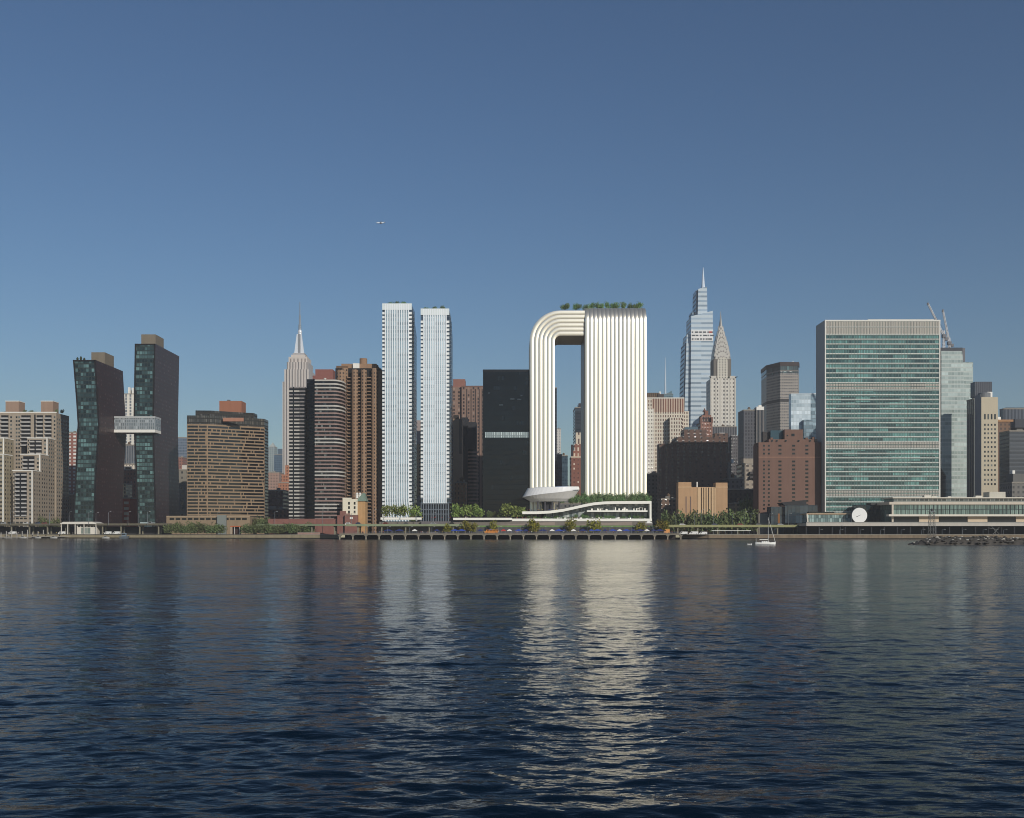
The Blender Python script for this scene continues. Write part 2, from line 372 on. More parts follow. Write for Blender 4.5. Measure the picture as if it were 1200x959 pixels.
BEIGE = plain('beige_brick', rgb(160,147,130), .9, var=.14, scale=.12)
TAN = plain('tan_brick', rgb(158,146,122), .9, var=.14, scale=.12)
BALC = plain('balcony_rail', rgb(176,172,166), .7)
def stepped():
    t = tower('apartment_tower', 'beige stepped apartment tower whose right flank lies in deep shadow', 36, 864)
    t.block('tower_block', BEIGE, -30, 66, 484, None, 864, 25)
    WIN = PANE
    blocks = [(15,38,552,821,15),(24,47,533,835.5,15),(32,55.5,514,850,14.5)]
    FH = 3.17
    for x0,x1,yt,d,dep in blocks:
        t.block('wing_block', BEIGE, x0, x1, yt, None, d, dep)
        t.part('parapet', MB().box(X(x0,d)-.3, X(x1,d)+.3, d-.3, d+dep, Z(yt,d), Z(yt,d)+.7), WHITE)
        zs = zrows(9, Z(yt,d)-1.5, FH)
        t.many('window', WIN, front(x1-4.6, x1-.8, 1, d, zs, 1.5, 1.5)); t.many('window', WIN, front(x0+.3, x0+2.6, 1, d, zs, 1.0, 1.5))
        t.many('window', WIN, right(X(x1,d), d+2, d+dep-1, 3, zs, 1.3, 1.5))
        rec = [z for z in zs if z > 18]
        xa, xb = X(x0+3.2,d), X(x1-6.5,d)
        t.part('balcony_recess', MB().box(xa, xb, d-.06, d+.2, 17, Z(yt,d)-1.2), DARK)
        t.many('balcony', BALC, [(xa, (xa+xb)/2-.9, d-1.5, d-.06, z-1.5, z-.35) for z in rec] + [((xa+xb)/2+.6, xb, d-1.5, d-.06, z-1.5, z-.35) for z in rec])
        t.many('window', WIN, front(x0+3, x1-6, 3, d, [z for z in zs if z <= 18], 2.4, 1.3))
        t.part('white_pier', MB().box(X(x1,d)-.7, X(x1,d)+.12, d-.15, d+.6, 10, Z(yt,d)), WHITE)
    d = 864; zs = zrows(58, Z(484,d)-3, FH)
    for a, b in ((1.5,10),(25,36),(43,50.5),(53,60.5)):
        xa, xb = X(a,d), X(b,d)
        t.part('balcony_recess', MB().box(xa, xb, d-.06, d+.2, 40, Z(484,d)-2), DARK)
        t.many('balcony', BALC, [(xa, xb, d-1.6, d-.06, z-1.5, z-.4) for z in zs if z > 74 or b < 36])
    t.part('light_shaft', MB().box(X(40,d), X(41.8,d), d-.05, d+.2, 40, Z(486,d)), DARK)
    t.many('window', WIN, front(18,24,2,d,zs,1.4,1.5)); t.many('window', WIN, front(62,66,1,d,zs,1.3,1.5)); t.many('window', WIN, front(11,15,1,d,zs,1.3,1.5))
    t.many('window', WIN, right(X(66,d), d+1, d+25, 7, zrows(9,Z(484,d)-3,FH), 1.4, 1.5))
    t.part('parapet', MB().box(X(-30,d), X(66,d)+.3, d-.3, d, Z(484,d), Z(484,d)+.8), WHITE)
    for a, b, y, lab in ((6.5,22,470,None),(48,62,470,None)):
        z = Z(484,d)
        f = t.part('roof_bulkhead', MB().box(X(a,d+4), X(b,d+4), d+4, d+15, z, Z(y,d)), plain('pink_brick', rgb(158,132,114), .9))
        t.part('coping', MB().box(X(a,d+4)-.2, X(b,d+4)+.2, d+3.8, d+15.2, Z(y,d), Z(y,d)+.6), WHITE, f)
    t.flush()
    # second building at the frame's edge
    t = tower('apartment_tower', 'beige apartment tower cut by the edge with a dark shadow patch low down', -8, 833)
    for x0,x1,yt,d,dep in ((-40,4,533,818,14.5),(-40,4.4,514,832,16.5)):
        t.block('wing_block', TAN, x0, x1, yt, None, d, dep)
        t.part('parapet', MB().box(X(x0,d), X(x1,d)+.3, d-.3, d+dep, Z(yt,d), Z(yt,d)+.7), WHITE)
        zs = zrows(9, Z(yt,d)-1.5, FH)
        t.many('window', WIN, front(-30, 3, 9, d, zs, 1.5, 1.5)); t.many('window', WIN, right(X(x1,d), d+1, d+dep-1, 3, zs, 1.3, 1.5))
        t.part('white_pier', MB().box(X(x1,d)-.7, X(x1,d)+.12, d-.15, d+.6, 10, Z(yt,d)), WHITE)
    t.flush()
stepped()

COPPER = fac('copper_panels', rgb(72,54,56), rgb(44,33,38), 3.6, 3.3, .6, .42, g2=rgb(88,66,64), pr=.35, gr=.35, gm=.3, gs=.4, wr=.42, wm=.35, var=.22)
CGLASS = fac('teal_curtain_wall', rgb(44,56,56), rgb(26,42,44), 2.1, 3.22, .86, .74, ox=0, g2=rgb(104,136,134), pr=.7, gr=.1, gm=.1, gs=.6, seg=2.6, var=.05)
TANMET = plain('tan_metal', rgb(126,116,100), .7, .1)
def kinked(name, label, prof, d, dep, xr0, top, bulk, mech_extra=False):
    # prof: list of (row, left column, right column of the front face); the tower is sheared sideways between them
    t = tower(name, label, (prof[0][1]+prof[0][2])/2, d)
    body, gl, lf = MB(), MB(), MB()
    pts = [(X(a,d), X(b,d), (G if y is None else Z(y,d))) for y,a,b in prof]
    for (a0,b0,z0),(a1,b1,z1) in zip(pts, pts[1:]):
        body.quad((b0,d,z0),(b0,d+dep,z0),(b1,d+dep,z1),(b1,d,z1))
        body.quad((a0,d+dep,z0),(a0,d,z0),(a1,d,z1),(a1,d+dep,z1))
        body.quad((b0,d+dep,z0),(a0,d+dep,z0),(a1,d+dep,z1),(b1,d+dep,z1))
        gl.quad((a0,d+.3,z0),(b0,d+.3,z0),(b1,d+.3,z1),(a1,d+.3,z1))
    a,b,z = pts[-1]
    body.quad((a,d+.31,z-.4),(b,d+.31,z-.4),(b,d+dep,z-.4),(a,d+dep,z-.4))
    t.part('copper_cladding', body, COPPER); t.part('curtain_wall', gl, CGLASS)
    fr = MB()
    for (a0,b0,z0),(a1,b1,z1) in zip(pts, pts[1:]):
        for (p0,p1,wd) in ((a0,a1,1.1),(b0,b1,-1.1)):
            fr.add([(p0,d-.2,z0),(p0+wd,d-.2,z0),(p1+wd,d-.2,z1),(p1,d-.2,z1),(p0,d+.5,z0),(p0+wd,d+.5,z0),(p1+wd,d+.5,z1),(p1,d+.5,z1)],
                   [(0,1,2,3),(0,4,5,1),(3,2,6,7),(0,3,7,4),(1,5,6,2)])
    fr.box(a, b, d-.2, d+.5, z-1.0, z)
    t.part('frame', fr, plain('dark_bronze', rgb(34,32,34), .5, .3))
    t.part('roof', MB().box(a+1, b-.3, d+.6, d+dep-.5, z-.35, z-.1), ROOFDARK)
    x0,x1,yt,off,bd = bulk
    t.part('roof_bulkhead', MB().box(X(x0,d+off), X(x1,d+off), d+off, d+off+bd, z-.1, Z(yt,d+off)), TANMET)
    return t
t1 = kinked('kinked_tower', 'shorter copper clad tower bent to the right under the bridge', [(None,84.5,110.5),(560,88,112.7),(497,91,116.5),(470,89.3,114.8),(422,85.5,112)], 813, 57, 0, 422, (107,122.8,413,19,19))
t2 = kinked('kinked_tower', 'taller dark copper clad tower with teal glass on its narrow front', [(None,161.5,183.5),(545,158.5,181.3),(492,156.5,180.3),(403,158,182)], 848, 61, 0, 403, (165.5,182.3,392,1.5,20))
for t, pts in ((t1, ((89,813,2.6),(93,813,3.4),(97,813,2.2))),):
    m = MB()
    for px, d, h in pts:
        zt = Z(422, d)
        m.lathe(X(px,d), d+3, [(.5,zt),(1.0,zt+h*.5),(.3,zt+h)], 7)
    t.part('roof_planting', m, plain('roof_shrub', rgb(46,58,40), .9))
def canopy(label, px, d):
    t = Thing('entrance_canopy', label, 'canopy', (X(px,d), d, G))
    x0, x1 = X(px-7,d), X(px+7,d)
    t.part('canopy_roof', MB().box(x0, x1, d, d+8, 11.5, 12.4), plain('pale_blue_panel', rgb(190,205,205), .4))
    t.part('glass_front', MB().box(x0+.6, x1-.6, d+.8, d+1, 3, 11.5), glass('lobby_glass', rgb(60,80,84), rgb(130,150,150)))
    t.many('post', STEELGREY, [(x0+.4+k*(x1-x0-1.1)/3, x0+.7+k*(x1-x0-1.1)/3, d+.2, d+.5, 3, 11.5) for k in range(4)]); t.flush()
canopy('pale entrance canopy at the foot of the shorter copper tower', 98, 804)
canopy('pale entrance canopy at the foot of the taller copper tower', 171, 838)
# skybridge
d = 843.5
sb = Thing('skybridge', 'white glazed bridge joining the two copper towers high above the street', 'skybridge', (X(159,d), d, Z(507,d)))
a, b, z0, z1 = X(134,d), X(181.5,d), Z(507,d), Z(488,d)
sb.part('body', MB().box(a, b, d, d+14, z0+2.2, z1-1.6), fac('bridge_glazing', rgb(150,156,158), rgb(112,120,124), 1.5, 2.6, .62, .8, g2=rgb(170,176,178), gr=.1, gs=.8))
sb.part('floor_fascia', MB().box(a-.2, b+.2, d-.3, d+14.3, z0, z0+2.2), WHITE)
sb.part('roof_fascia', MB().box(a-.2, b+.2, d-.3, d+14.3, z1-1.6, z1), plain('pale_grey_panel', rgb(176,178,176), .5))

# tan slab with long dark windows
def rivergate():
    d = 830
    t = tower('apartment_slab', 'broad tan apartment slab with dark ribbon windows and an orange roof box', 266, d)
    pts = [(X(219,d), d), (X(243,d+1.5), d+1.5), (X(310,d+26), d+26), (X(314.5,d+40), d+40), (X(250,d+60), d+60), (X(222,d+45), d+45)]
    WALL = plain('tan_spandrel', rgb(142,120,96), .9, var=.16, scale=.15)
    DG = plain('crown_dark_glass', rgb(50,50,48), .3, .1)
    zt = Z(497, d); FH = 2.635
    t.part('wall', MB().prism(pts, G, zt), WALL)
    t.part('crown', MB().prism(pts, zt, zt+6.8), fac('crown_louvres', rgb(44,44,42), rgb(70,70,66), 1.6, 3.4, .7, .75, g2=rgb(96,92,84), gr=.2))
    def shrink(k): 
        cx = sum(p[0] for p in pts)/6; cy = sum(p[1] for p in pts)/6
        return [(cx+(x-cx)*k, cy+(y-cy)*k) for x,y in pts]
    t.part('setback_storey', MB().prism(shrink(.76), zt+6.8, zt+11.5), fac('setback_louvres', rgb(52,50,46), rgb(40,40,40), 1.8, 4.6, .6, .7, g2=rgb(90,88,84), gr=.2))
    cx = X(269.5,d+20); 
    t.part('roof_box', MB().box(X(257,d+22), X(283,d+22), d+22, d+36, zt+9, Z(470,d+22)), plain('orange_brick', rgb(160,108,84), .9))
    t.part('roof_unit', MB().box(X(266,d+24), X(269,d+24), d+24, d+27, Z(470,d+22), Z(470,d+22)+1.2), STEELGREY)
    t.part('terrace_wall', MB().box(X(262,d+6), X(286,d+6), d+4, d+5.5, zt+2.5, zt+5.3), plain('salmon_panel', rgb(172,124,102), .9))
    R = random.Random(5)
    def seg(p, q, n0, u0, u1, z):                                # a window as a thin prism along a facet
        L = math.hypot(q[0]-p[0], q[1]-p[1]); ux, uy = (q[0]-p[0])/L, (q[1]-p[1])/L; nx, ny = uy, -ux
        A = (p[0]+ux*u0, p[1]+uy*u0); B = (p[0]+ux*u1, p[1]+uy*u1)
        return [(A[0]+nx*.08,A[1]+ny*.08),(B[0]+nx*.08,B[1]+ny*.08),(B[0]-nx*.1,B[1]-ny*.1),(A[0]-nx*.1,A[1]-ny*.1)]
    rows = []
    nf = int((zt-10)/FH)
    for k in range(nf+1):
        z = zt-2.0-k*FH
        for p, q in ((pts[0],pts[1]),(pts[1],pts[2]),(pts[2],pts[3])):
            L = math.hypot(q[0]-p[0], q[1]-p[1]); u = .5
            while u < L-1.2:
                ln = R.choice((1.3,2.6,7,9,13,16)) if L > 20 else R.choice((1.5,5,8)); ln = min(ln, L-.5-u)
                if ln > .8: rows.append((ln, seg(p, q, 0, u, u+ln, z), z))
                u += ln + R.choice((.6,.7,.9,1.2))
    rows.sort(key=lambda r: -r[0])
    rest = MB()
    for i, (ln, pl, z) in enumerate(rows):
        if i < 100: t.part('window', MB().prism(pl, z-.8, z+.72), PANEDARK)
        else: rest.prism(pl, z-.8, z+.72)
    t.part('window', rest, PANEDARK, kind='stuff')
    led = MB()
    for k in range(0, nf+1):
        z = zt-.95-k*FH
        for p, q in ((pts[0],pts[1]),(pts[1],pts[2])):
            led.prism(seg(p, q, 0, .05, math.hypot(q[0]-p[0], q[1]-p[1])-.05, z), z-.12, z+.12)
    t.part('ledge', led, plain('pale_ledge', rgb(160,138,112), .9), kind='stuff')
rivergate()

# low tan podium in front of it
def podium():
    d = 806
    t = tower('podium_block', 'low tan terrace block with dark windows below the broad tan slab', 245, d)
    t.block('wall', plain('podium_tan', rgb(146,126,102), .9, var=.18), 195, 293, 605.5, None, d, 22)
    t.many('window', PANEDARK, front(198, 290, 13, d, [Z(608.3,d)], 3.6, 1.7)); t.flush()
    t.part('parapet', MB().box(X(195,d), X(293,d), d-.25, d, Z(605.5,d)-.3, Z(605.5,d)+.5), plain('podium_cap', rgb(166,146,120), .9))
    t.part('glass_stair', MB().box(X(256,d), X(266,d), d-3, d, G, Z(604,d)), glass('stair_glass', rgb(110,116,112), rgb(150,155,150)))
podium()

# pink and white banded tower with a curved right block
def banded():
    t = tower('banded_tower', 'pink and white banded apartment tower with a curved corner and red roof box', 371, 785)
    BODY = plain('band_dark_glass', rgb(30,32,36), .2, .1, var=.3, scale=.3)
    PINK = plain('pink_band', rgb(150,127,118), .85); WB = plain('white_band', rgb(190,184,174), .85); GB = plain('grey_band', rgb(136,130,128), .85)
    d = 785
    # right block with round end
    x0, x1, x2 = X(369,d), X(391,d), X(403.5,d+14)
    arc = [(x1 + (x2-x1)*math.sin(a), d + 14*(1-math.cos(a))) for a in [math.pi/2*i/8 for i in range(9)]]
    poly = [(x0,d)] + arc + [(x2,d+20),(x0,d+20)]
    zt = Z(445,d)
    t.part('curved_block', MB().prism(poly, G, zt), BODY)
    def off(o):
        a2 = [(x1 + (x2-x1+o)*math.sin(a), d-o + (14+o)*(1-math.cos(a))) for a in [math.pi/2*i/8 for i in range(9)]]
        return [(x0-.05,d-o)] + a2 + [(x2+o,d+20.1),(x0-.05,d+20.1)]
    FH = 2.73; k = 0; z = zt
    P = off(.45)
    while z > 9:
        white = k % 9 in (7, 8) or k in (0, 1, 2)
        t.part('spandrel_band', MB().prism(P, z-1.15, z-.05), WB if white else PINK, label=('white spandrel band' if white else None))
        k += 1; z -= FH
    R = random.Random(9); ms = []
    # mullions and panes of random tone on the front
    t.many('window', PANE, [(x0+u, x0+u+1.5, d-.06, d+.1, zt-2.9-FH*r, zt-1.2-FH*r) for r in range(46) for u in [R.uniform(0, x1-x0-2) for _ in range(3)] if zt-3-FH*r > 9])
    # left block set back
    dl = d+20; xa, xb, xc = X(339,dl), X(357.5,dl), X(370,dl+8)
    zl = Z(453.5,dl)
    t.part('rear_block', MB().box(xa, xb, dl, dl+16, G, zl), BODY)
    t.part('recess_block', MB().box(xb, xc, dl+7, dl+16.2, G, Z(443,dl)), plain('recess_shaded_glass', rgb(28,31,38), .15, .2, var=.3, scale=.3))  # recess shade is put into this dark tone and the rails below
    z = zl; k = 0
    while z > 9:
        t.many('spandrel_panel', WB if k % 2 or k > 8 else GB, [(xa-.3, xa+2.7, dl-.4, dl+.1, z-1.15, z-.05), (xa+3.7, xb-4.2, dl-.4, dl+.1, z-1.15, z-.05)])
        t.many('spandrel_panel', GB, [(xb-4.0, xb+.2, dl-.4, dl+.1, z-1.1, z-.1)])  # grey strip holds the curved block's cast shadow in its colour
        z -= FH; k += 1
    z = Z(443,dl)-2
    while z > 9:
        t.many('recess_rail', plain('recess_rail', rgb(54,58,66), .5), [(xb+.2, xc-.2, dl+6.7, dl+7.1, z-.9, z-.1)]); z -= FH
    RED = plain('red_brick_box', rgb(140,92,84), .9)
    t.part('roof_box', MB().box(X(369.5,d+8), X(390,d+8), d+8, d+19, zt, Z(433,d+8)), RED)
    t.part('roof_box', MB().box(X(364,dl), X(369.5,dl), dl+8, dl+15, Z(443,dl), Z(438.5,dl)), RED)
    t.part('roof_dish', MB().lathe(X(380,d), d+3, [(.2,zt),(1.1,zt+1.2),(.9,zt+1.5)], 10), WHITE)
    t.flush()
    # red brick plinth with its stepped end
    t = tower('brick_plinth', 'low red brick terrace stepping up beside the small white house', 365, 778)
    d = 778; RB = plain('red_terrace_brick', rgb(136,94,84), .9, var=.18, scale=.2)
    t.block('wall', RB, 314, 401, 609, None, d, 12)
    t.part('stepped_end', MB().slab_xz([(X(396,d),G),(X(411,d),G),(X(411,d),Z(602,d)),(X(406,d),Z(602,d)),(X(406,d),Z(599,d)),(X(399,d),Z(599,d)),(X(399,d),Z(604,d)),(X(396,d),Z(604,d))], d-3, d-.05), RB)
    t.part('coping', MB().box(X(314,d), X(398,d), d-.3, d+.3, Z(609,d), Z(609,d)+.5), plain('red_coping', rgb(156,108,98), .9))
    t = tower('brick_plinth', 'red brick base wall directly under the small white house', 413, 772)
    d = 772
    t.block('wall', RB, 404, 419, 604, None, d, 15); t.part('plaque', MB().box(X(410,d), X(413.5,d), d-.1, d, Z(608.5,d), Z(606,d)), WHITE)
    t.part('coping', MB().box(X(404,d), X(419,d), d-.25, d+15, Z(604,d), Z(604,d)+.4), CONC)
banded()

def white_house():
    d = 776
    t = tower('small_white_building', 'small white building with six dark windows and a green sloped roof', 413, d)
    WH = plain('white_render', rgb(232,222,198), .85, var=.08)
    t.block('wall', WH, 401.5, 419, 585, 604, d, 13)
    t.part('base', MB().box(X(404.3,d)+.1, X(419,d), d+.3, d+13, G, Z(604,d)), plain('red_terrace_brick', rgb(136,94,84)))
    xr = X(419,d)
    t.part('side_wall', MB().box(xr, X(428,d), d+.3, d+12.5, G, Z(588,d)), plain('tan_side_brick', rgb(190,150,104), .9, var=.15, scale=.2))
    for px in (409,415.6):
        for py in (590,595,600.2): t.many('window', PANEDARK, [(X(px,d)-.65, X(px,d)+.65, d-.08, d+.1, Z(py,d)-1.0, Z(py,d)+1.0)])
    za, zb = Z(587.5,d), Z(577.5,d)
    t.part('roof', MB().add([(X(417,d),d-.2,za),(X(429,d),d-.2,za),(X(429,d),d+13,za),(X(417,d),d+13,za),(X(424.5,d),d+4,zb),(X(426,d),d+9,zb)],
            [(0,1,4),(1,2,5,4),(2,3,5),(3,0,4,5),(3,2,1,0)]), plain('green_copper_roof', rgb(122,140,124), .6))
    m = MB()
    for px in (417.5, 421): m.lathe(X(px,d), d+4, [(1.0,Z(584,d)),(1.0,Z(579.5,d)),(1.3,Z(579,d)),(.1,Z(577,d))], 10)
    t.part('roof_vent', m, WHITE)
    t.part('parapet', MB().box(X(401.5,d), X(412,d), d-.15, d+.4, Z(585,d), Z(583.5,d)), WH)
    t.flush()
white_house()

# brown tower of round bays
def ribbed():
    d = 806
    t = tower('ribbed_tower', 'brown brick tower of round bays with dark balcony slots between them', 420, d)
    BR = fac('brown_bay_brick', rgb(150,122,98), rgb(58,50,46), 2.2, 2.68, .4, .5, g2=rgb(110,98,86), gr=.2, var=.15, oz=.4)
    BR2 = plain('brown_brick', rgb(152,122,98), .9, var=.15, scale=.12)
    SH = plain('dark_slot', rgb(30,27,26), .6)
    t.part('core', MB().box(X(393,d+7), X(446,d+7), d+7, d+34, G, Z(430,d)), SH)
    for px, yt, r, back in ((398.5,433,4.0,2),(402.5,430,2.6,5),(415.3,433,2.5,0),(425.8,433,2.3,0),(438,431,2.6,2)):
        t.part('round_bay', MB().lathe(X(px,d), d+back+r, [(r,G),(r,Z(yt,d))], 18), BR)
    t.part('brick_flank', MB().box(X(437,d), X(449,d), d+5.6, d+30, G, Z(433,d)), BR2)
    zs = zrows(12, Z(440,d), 2.68); BL = plain('balcony_brown', rgb(142,116,94), .8)
    for pa, pb, back in ((405.6,411.6,2.6),(419,422.4,1.6),(429.4,434.2,2.2)):
        t.many('balcony', BL, [(X(pa,d), X(pb,d), d+back+1.2, d+6.9, z-1.0, z-.25) for z in zs])
    t.part('roof_storey', MB().box(X(400,d+10), X(441,d+10), d+10, d+30, Z(430,d)+.02, Z(424,d)), BR2)
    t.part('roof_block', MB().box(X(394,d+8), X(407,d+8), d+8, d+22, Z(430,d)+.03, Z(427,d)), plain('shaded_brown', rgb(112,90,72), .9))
    t.part('roof_drum', MB().lathe(X(425,d+14), d+18, [(3.0,Z(430,d)),(3.0,Z(416,d))], 18), BR2)
    t.part('roof_drum', MB().lathe(X(436,d+14), d+20, [(4.2,Z(430,d)),(4.2,Z(423.5,d))], 18), BR2)
    t.part('roof_tank', MB().box(X(413.5,d+8), X(421,d+8), d+8, d+9.8, Z(430,d)+.04, Z(424,d)), WHITE)
    t.flush()
ribbed()
# ------------------------------------------------------------------ the pair of slim white towers
FIN = plain('white_fin', rgb(240,244,246), .45, var=.04)
SKIN = fac('aqua_skin', rgb(196,212,218), rgb(178,198,208), 900, 3.0, 1, .66, g2=rgb(190,208,216), pr=1.0, gr=.2, gm=.05, gs=.6, var=.03, flat=True)
SKIN_A = fac('grey_aqua_skin', rgb(166,184,190), rgb(142,164,172), 900, 3.0, 1, .66, g2=rgb(158,178,186), pr=1.0, gr=.15, gm=.05, gs=.7, var=.05, flat=True)
SIDEG = fac('shaded_side_glass', rgb(96,110,120), rgb(62,74,84), 2.2, 3.02, .9, .82, g2=rgb(84,98,110), pr=.6, gr=.08, gm=.35, gs=.9)  # glass whose dark base also holds the shade of the right side
def slim(label, xl, xr, xs, yt, d, flare):
    t = tower('slim_tower', label, (xl+xr)/2, d)
    a, b = X(xl,d), X(xr,d); zt = Z(yt,d); dep = 27.0
    zb = G+3 if flare else Z(590,d)
    zf = zb + 26
    def sh(x, z):                                               # lower edge sweeps out to the right
        if not flare or z > zf: return x
        u = (zf-z)/26.0; return x + 10*u*u*((x-a)/(b-a))**1.3
    zz = [zb + 26*i/14.0 for i in range(15)] + [zf + (zt-zf)*i/6.0 for i in range(1,7)]
    m = MB(); cols = [a+2.4+(b-a-4.8)*i/12 for i in range(13)]
    for z0,z1 in zip(zz, zz[1:]):
        for x0,x1 in zip(cols, cols[1:]):
            m.quad((sh(x0,z0),d,z0),(sh(x1,z0),d,z0),(sh(x1,z1),d,z1),(sh(x0,z1),d,z1))
    t.part('front_skin', m, SKIN_A if flare else SKIN)
    nf = 10
    for i in range(nf+1):
        x = a+2.4 + (b-a-4.8)*i/nf; f = MB()
        for z0,z1 in zip(zz, zz[1:]):
            p0, p1 = sh(x,z0), sh(x,z1); w = .42
            f.add([(p0-w,d-.55,z0),(p0+w,d-.55,z0),(p1+w,d-.55,z1),(p1-w,d-.55,z1),(p0-w,d-.02,z0),(p0+w,d-.02,z0),(p1+w,d-.02,z1),(p1-w,d-.02,z1)],
                  [(0,1,2,3),(4,0,3,7),(1,5,6,2)])
        t.part('fin', f, FIN)
    # body behind, cut back at the top right
    cut = X(xs,d+dep*.8)
    t.part('body', MB().prism([(a+.1,d+.3),(b-.1,d+.3),(b-.1,d+dep),(a+.1,d+dep)], zb if not flare else G, zt-.3), SIDEG)
    t.part('chamfered_flank', MB().add([(b-.09,d+1.2,zb),(b-.09,d+dep,zb),(b-.09,d+dep,zt-14),(b-.09,d+1.2,zt-.6),(b+1.4,d+6,zb),(b+1.4,d+dep-1,zb),(b+1.4,d+dep-1,zt-20),(b+1.4,d+6,zt-9)],
            [(0,3,2,1),(4,5,6,7),(0,4,7,3),(1,2,6,5),(3,7,6,2),(0,1,5,4)]), SIDEG)
    # corner loggias: white panels with dark slots between
    CP = plain('corner_panel', rgb(236,238,234), .5, var=.04)
    zs = [z for z in zrows(zb+5, zt-7, 3.02)]
    for x0, x1 in ((a, a+2.3), (b-2.3, b)):
        s = MB()
        for z0,z1 in zip(zz, zz[1:]): s.quad((sh(x0,z0),d+.35,z0),(sh(x1,z0),d+.35,z0),(sh(x1,z1),d+.35,z1),(sh(x0,z1),d+.35,z1))
        t.part('corner_slot', s, DARK)
        t.many('corner_panel', CP, [(sh(x0,z), sh(x0,z)+x1-x0, d-.1, d+1.2, z-.62, z+1.15) for z in zs])
    t.part('top_panel', MB().box(a, b, d-.5, d+1, zt-4.5, zt+.4), plain('top_panel_white', rgb(226,234,232), .45))
    f = MB(); 
    for z in zs: f.box(a+2.5, b-2.5, d-.1, d-.01, z-.7, z-.45) if z > zf or not flare else None
    if not flare: t.part('floor_line', f, plain('floor_line_grey', rgb(204,218,224), .5), kind='stuff')
    t.part('roof_deck', MB().box(a+.5, b-.5, d+1.2, d+dep-.5, zt-.25, zt-.05), ROOFDARK)
    if not flare:
        t.part('base_screen', MB().box(a+.4, b-.4, d+3, d+dep-1, G, zb-.05), plain('base_dark_glass', rgb(52,60,70), .15, .2))
        t.many('base_column', plain('base_column_grey', rgb(118,126,134), .6), [(a+(b-a-.9)*i/11, a+(b-a-.9)*i/11+.6, d, d+.8, G, zb-.1) for i in range(12)])
        t.many('base_beam', plain('base_column_grey', rgb(118,126,134)), [(a, b, d-.1, d+.1, z, z+.5) for z in (Z(597.5,d), Z(603,d), zb-.7)])
    t.flush()
    return zt
slim('taller slim white tower whose ribbed foot sweeps out to the right', 448, 482.5, 488, 356.5, 799, True)
slim('shorter slim white tower standing on a dark columned base', 493, 526.5, 533, 362.5, 799, False)

# black glass tower
def black():
    d = 762
    t = tower('black_tower', 'black glass office tower with one pale louvred band across its middle', 593, d)
    BG = fac('black_glass', rgb(13,17,20), rgb(10,14,18), 1.5, 3.6, .85, .78, g2=rgb(20,28,33), pr=.5, gr=.1, gs=.4, seg=4, var=.25, wr=.2)
    t.block('shaft', BG, 566, 620.2, 434, None, d, 40)
    z0, z1 = Z(513,d), Z(506.5,d)
    t.part('louvre_band', MB().box(X(568.5,d), X(620.2,d)-.05, d-.15, d+.1, z0, z1), fac('louvres', rgb(120,132,134), rgb(166,180,178), 1.3, 8, .55, .95, g2=rgb(190,200,196), gr=.4, var=.2))
    t.part('roof_rim', MB().box(X(566,d)-.1, X(620.2,d)+.1, d-.1, d+1, Z(434,d)-1.2, Z(434,d)+.5), plain('black_metal', rgb(26,30,36), .4, .3))
    R = random.Random(2); b = []
    for px, py in ((598,467),(606,467.5),(572,460),(610,463),(585,474)): b.append((X(px,d), X(px+R.uniform(2,5),d), d-.05, d+.1, Z(py,d)-.9, Z(py,d)))
    t.many('pale_window', glass('pale_blind', rgb(50,56,60), rgb(66,72,74)), b); t.flush()  # a few panes with slightly paler blinds
black()

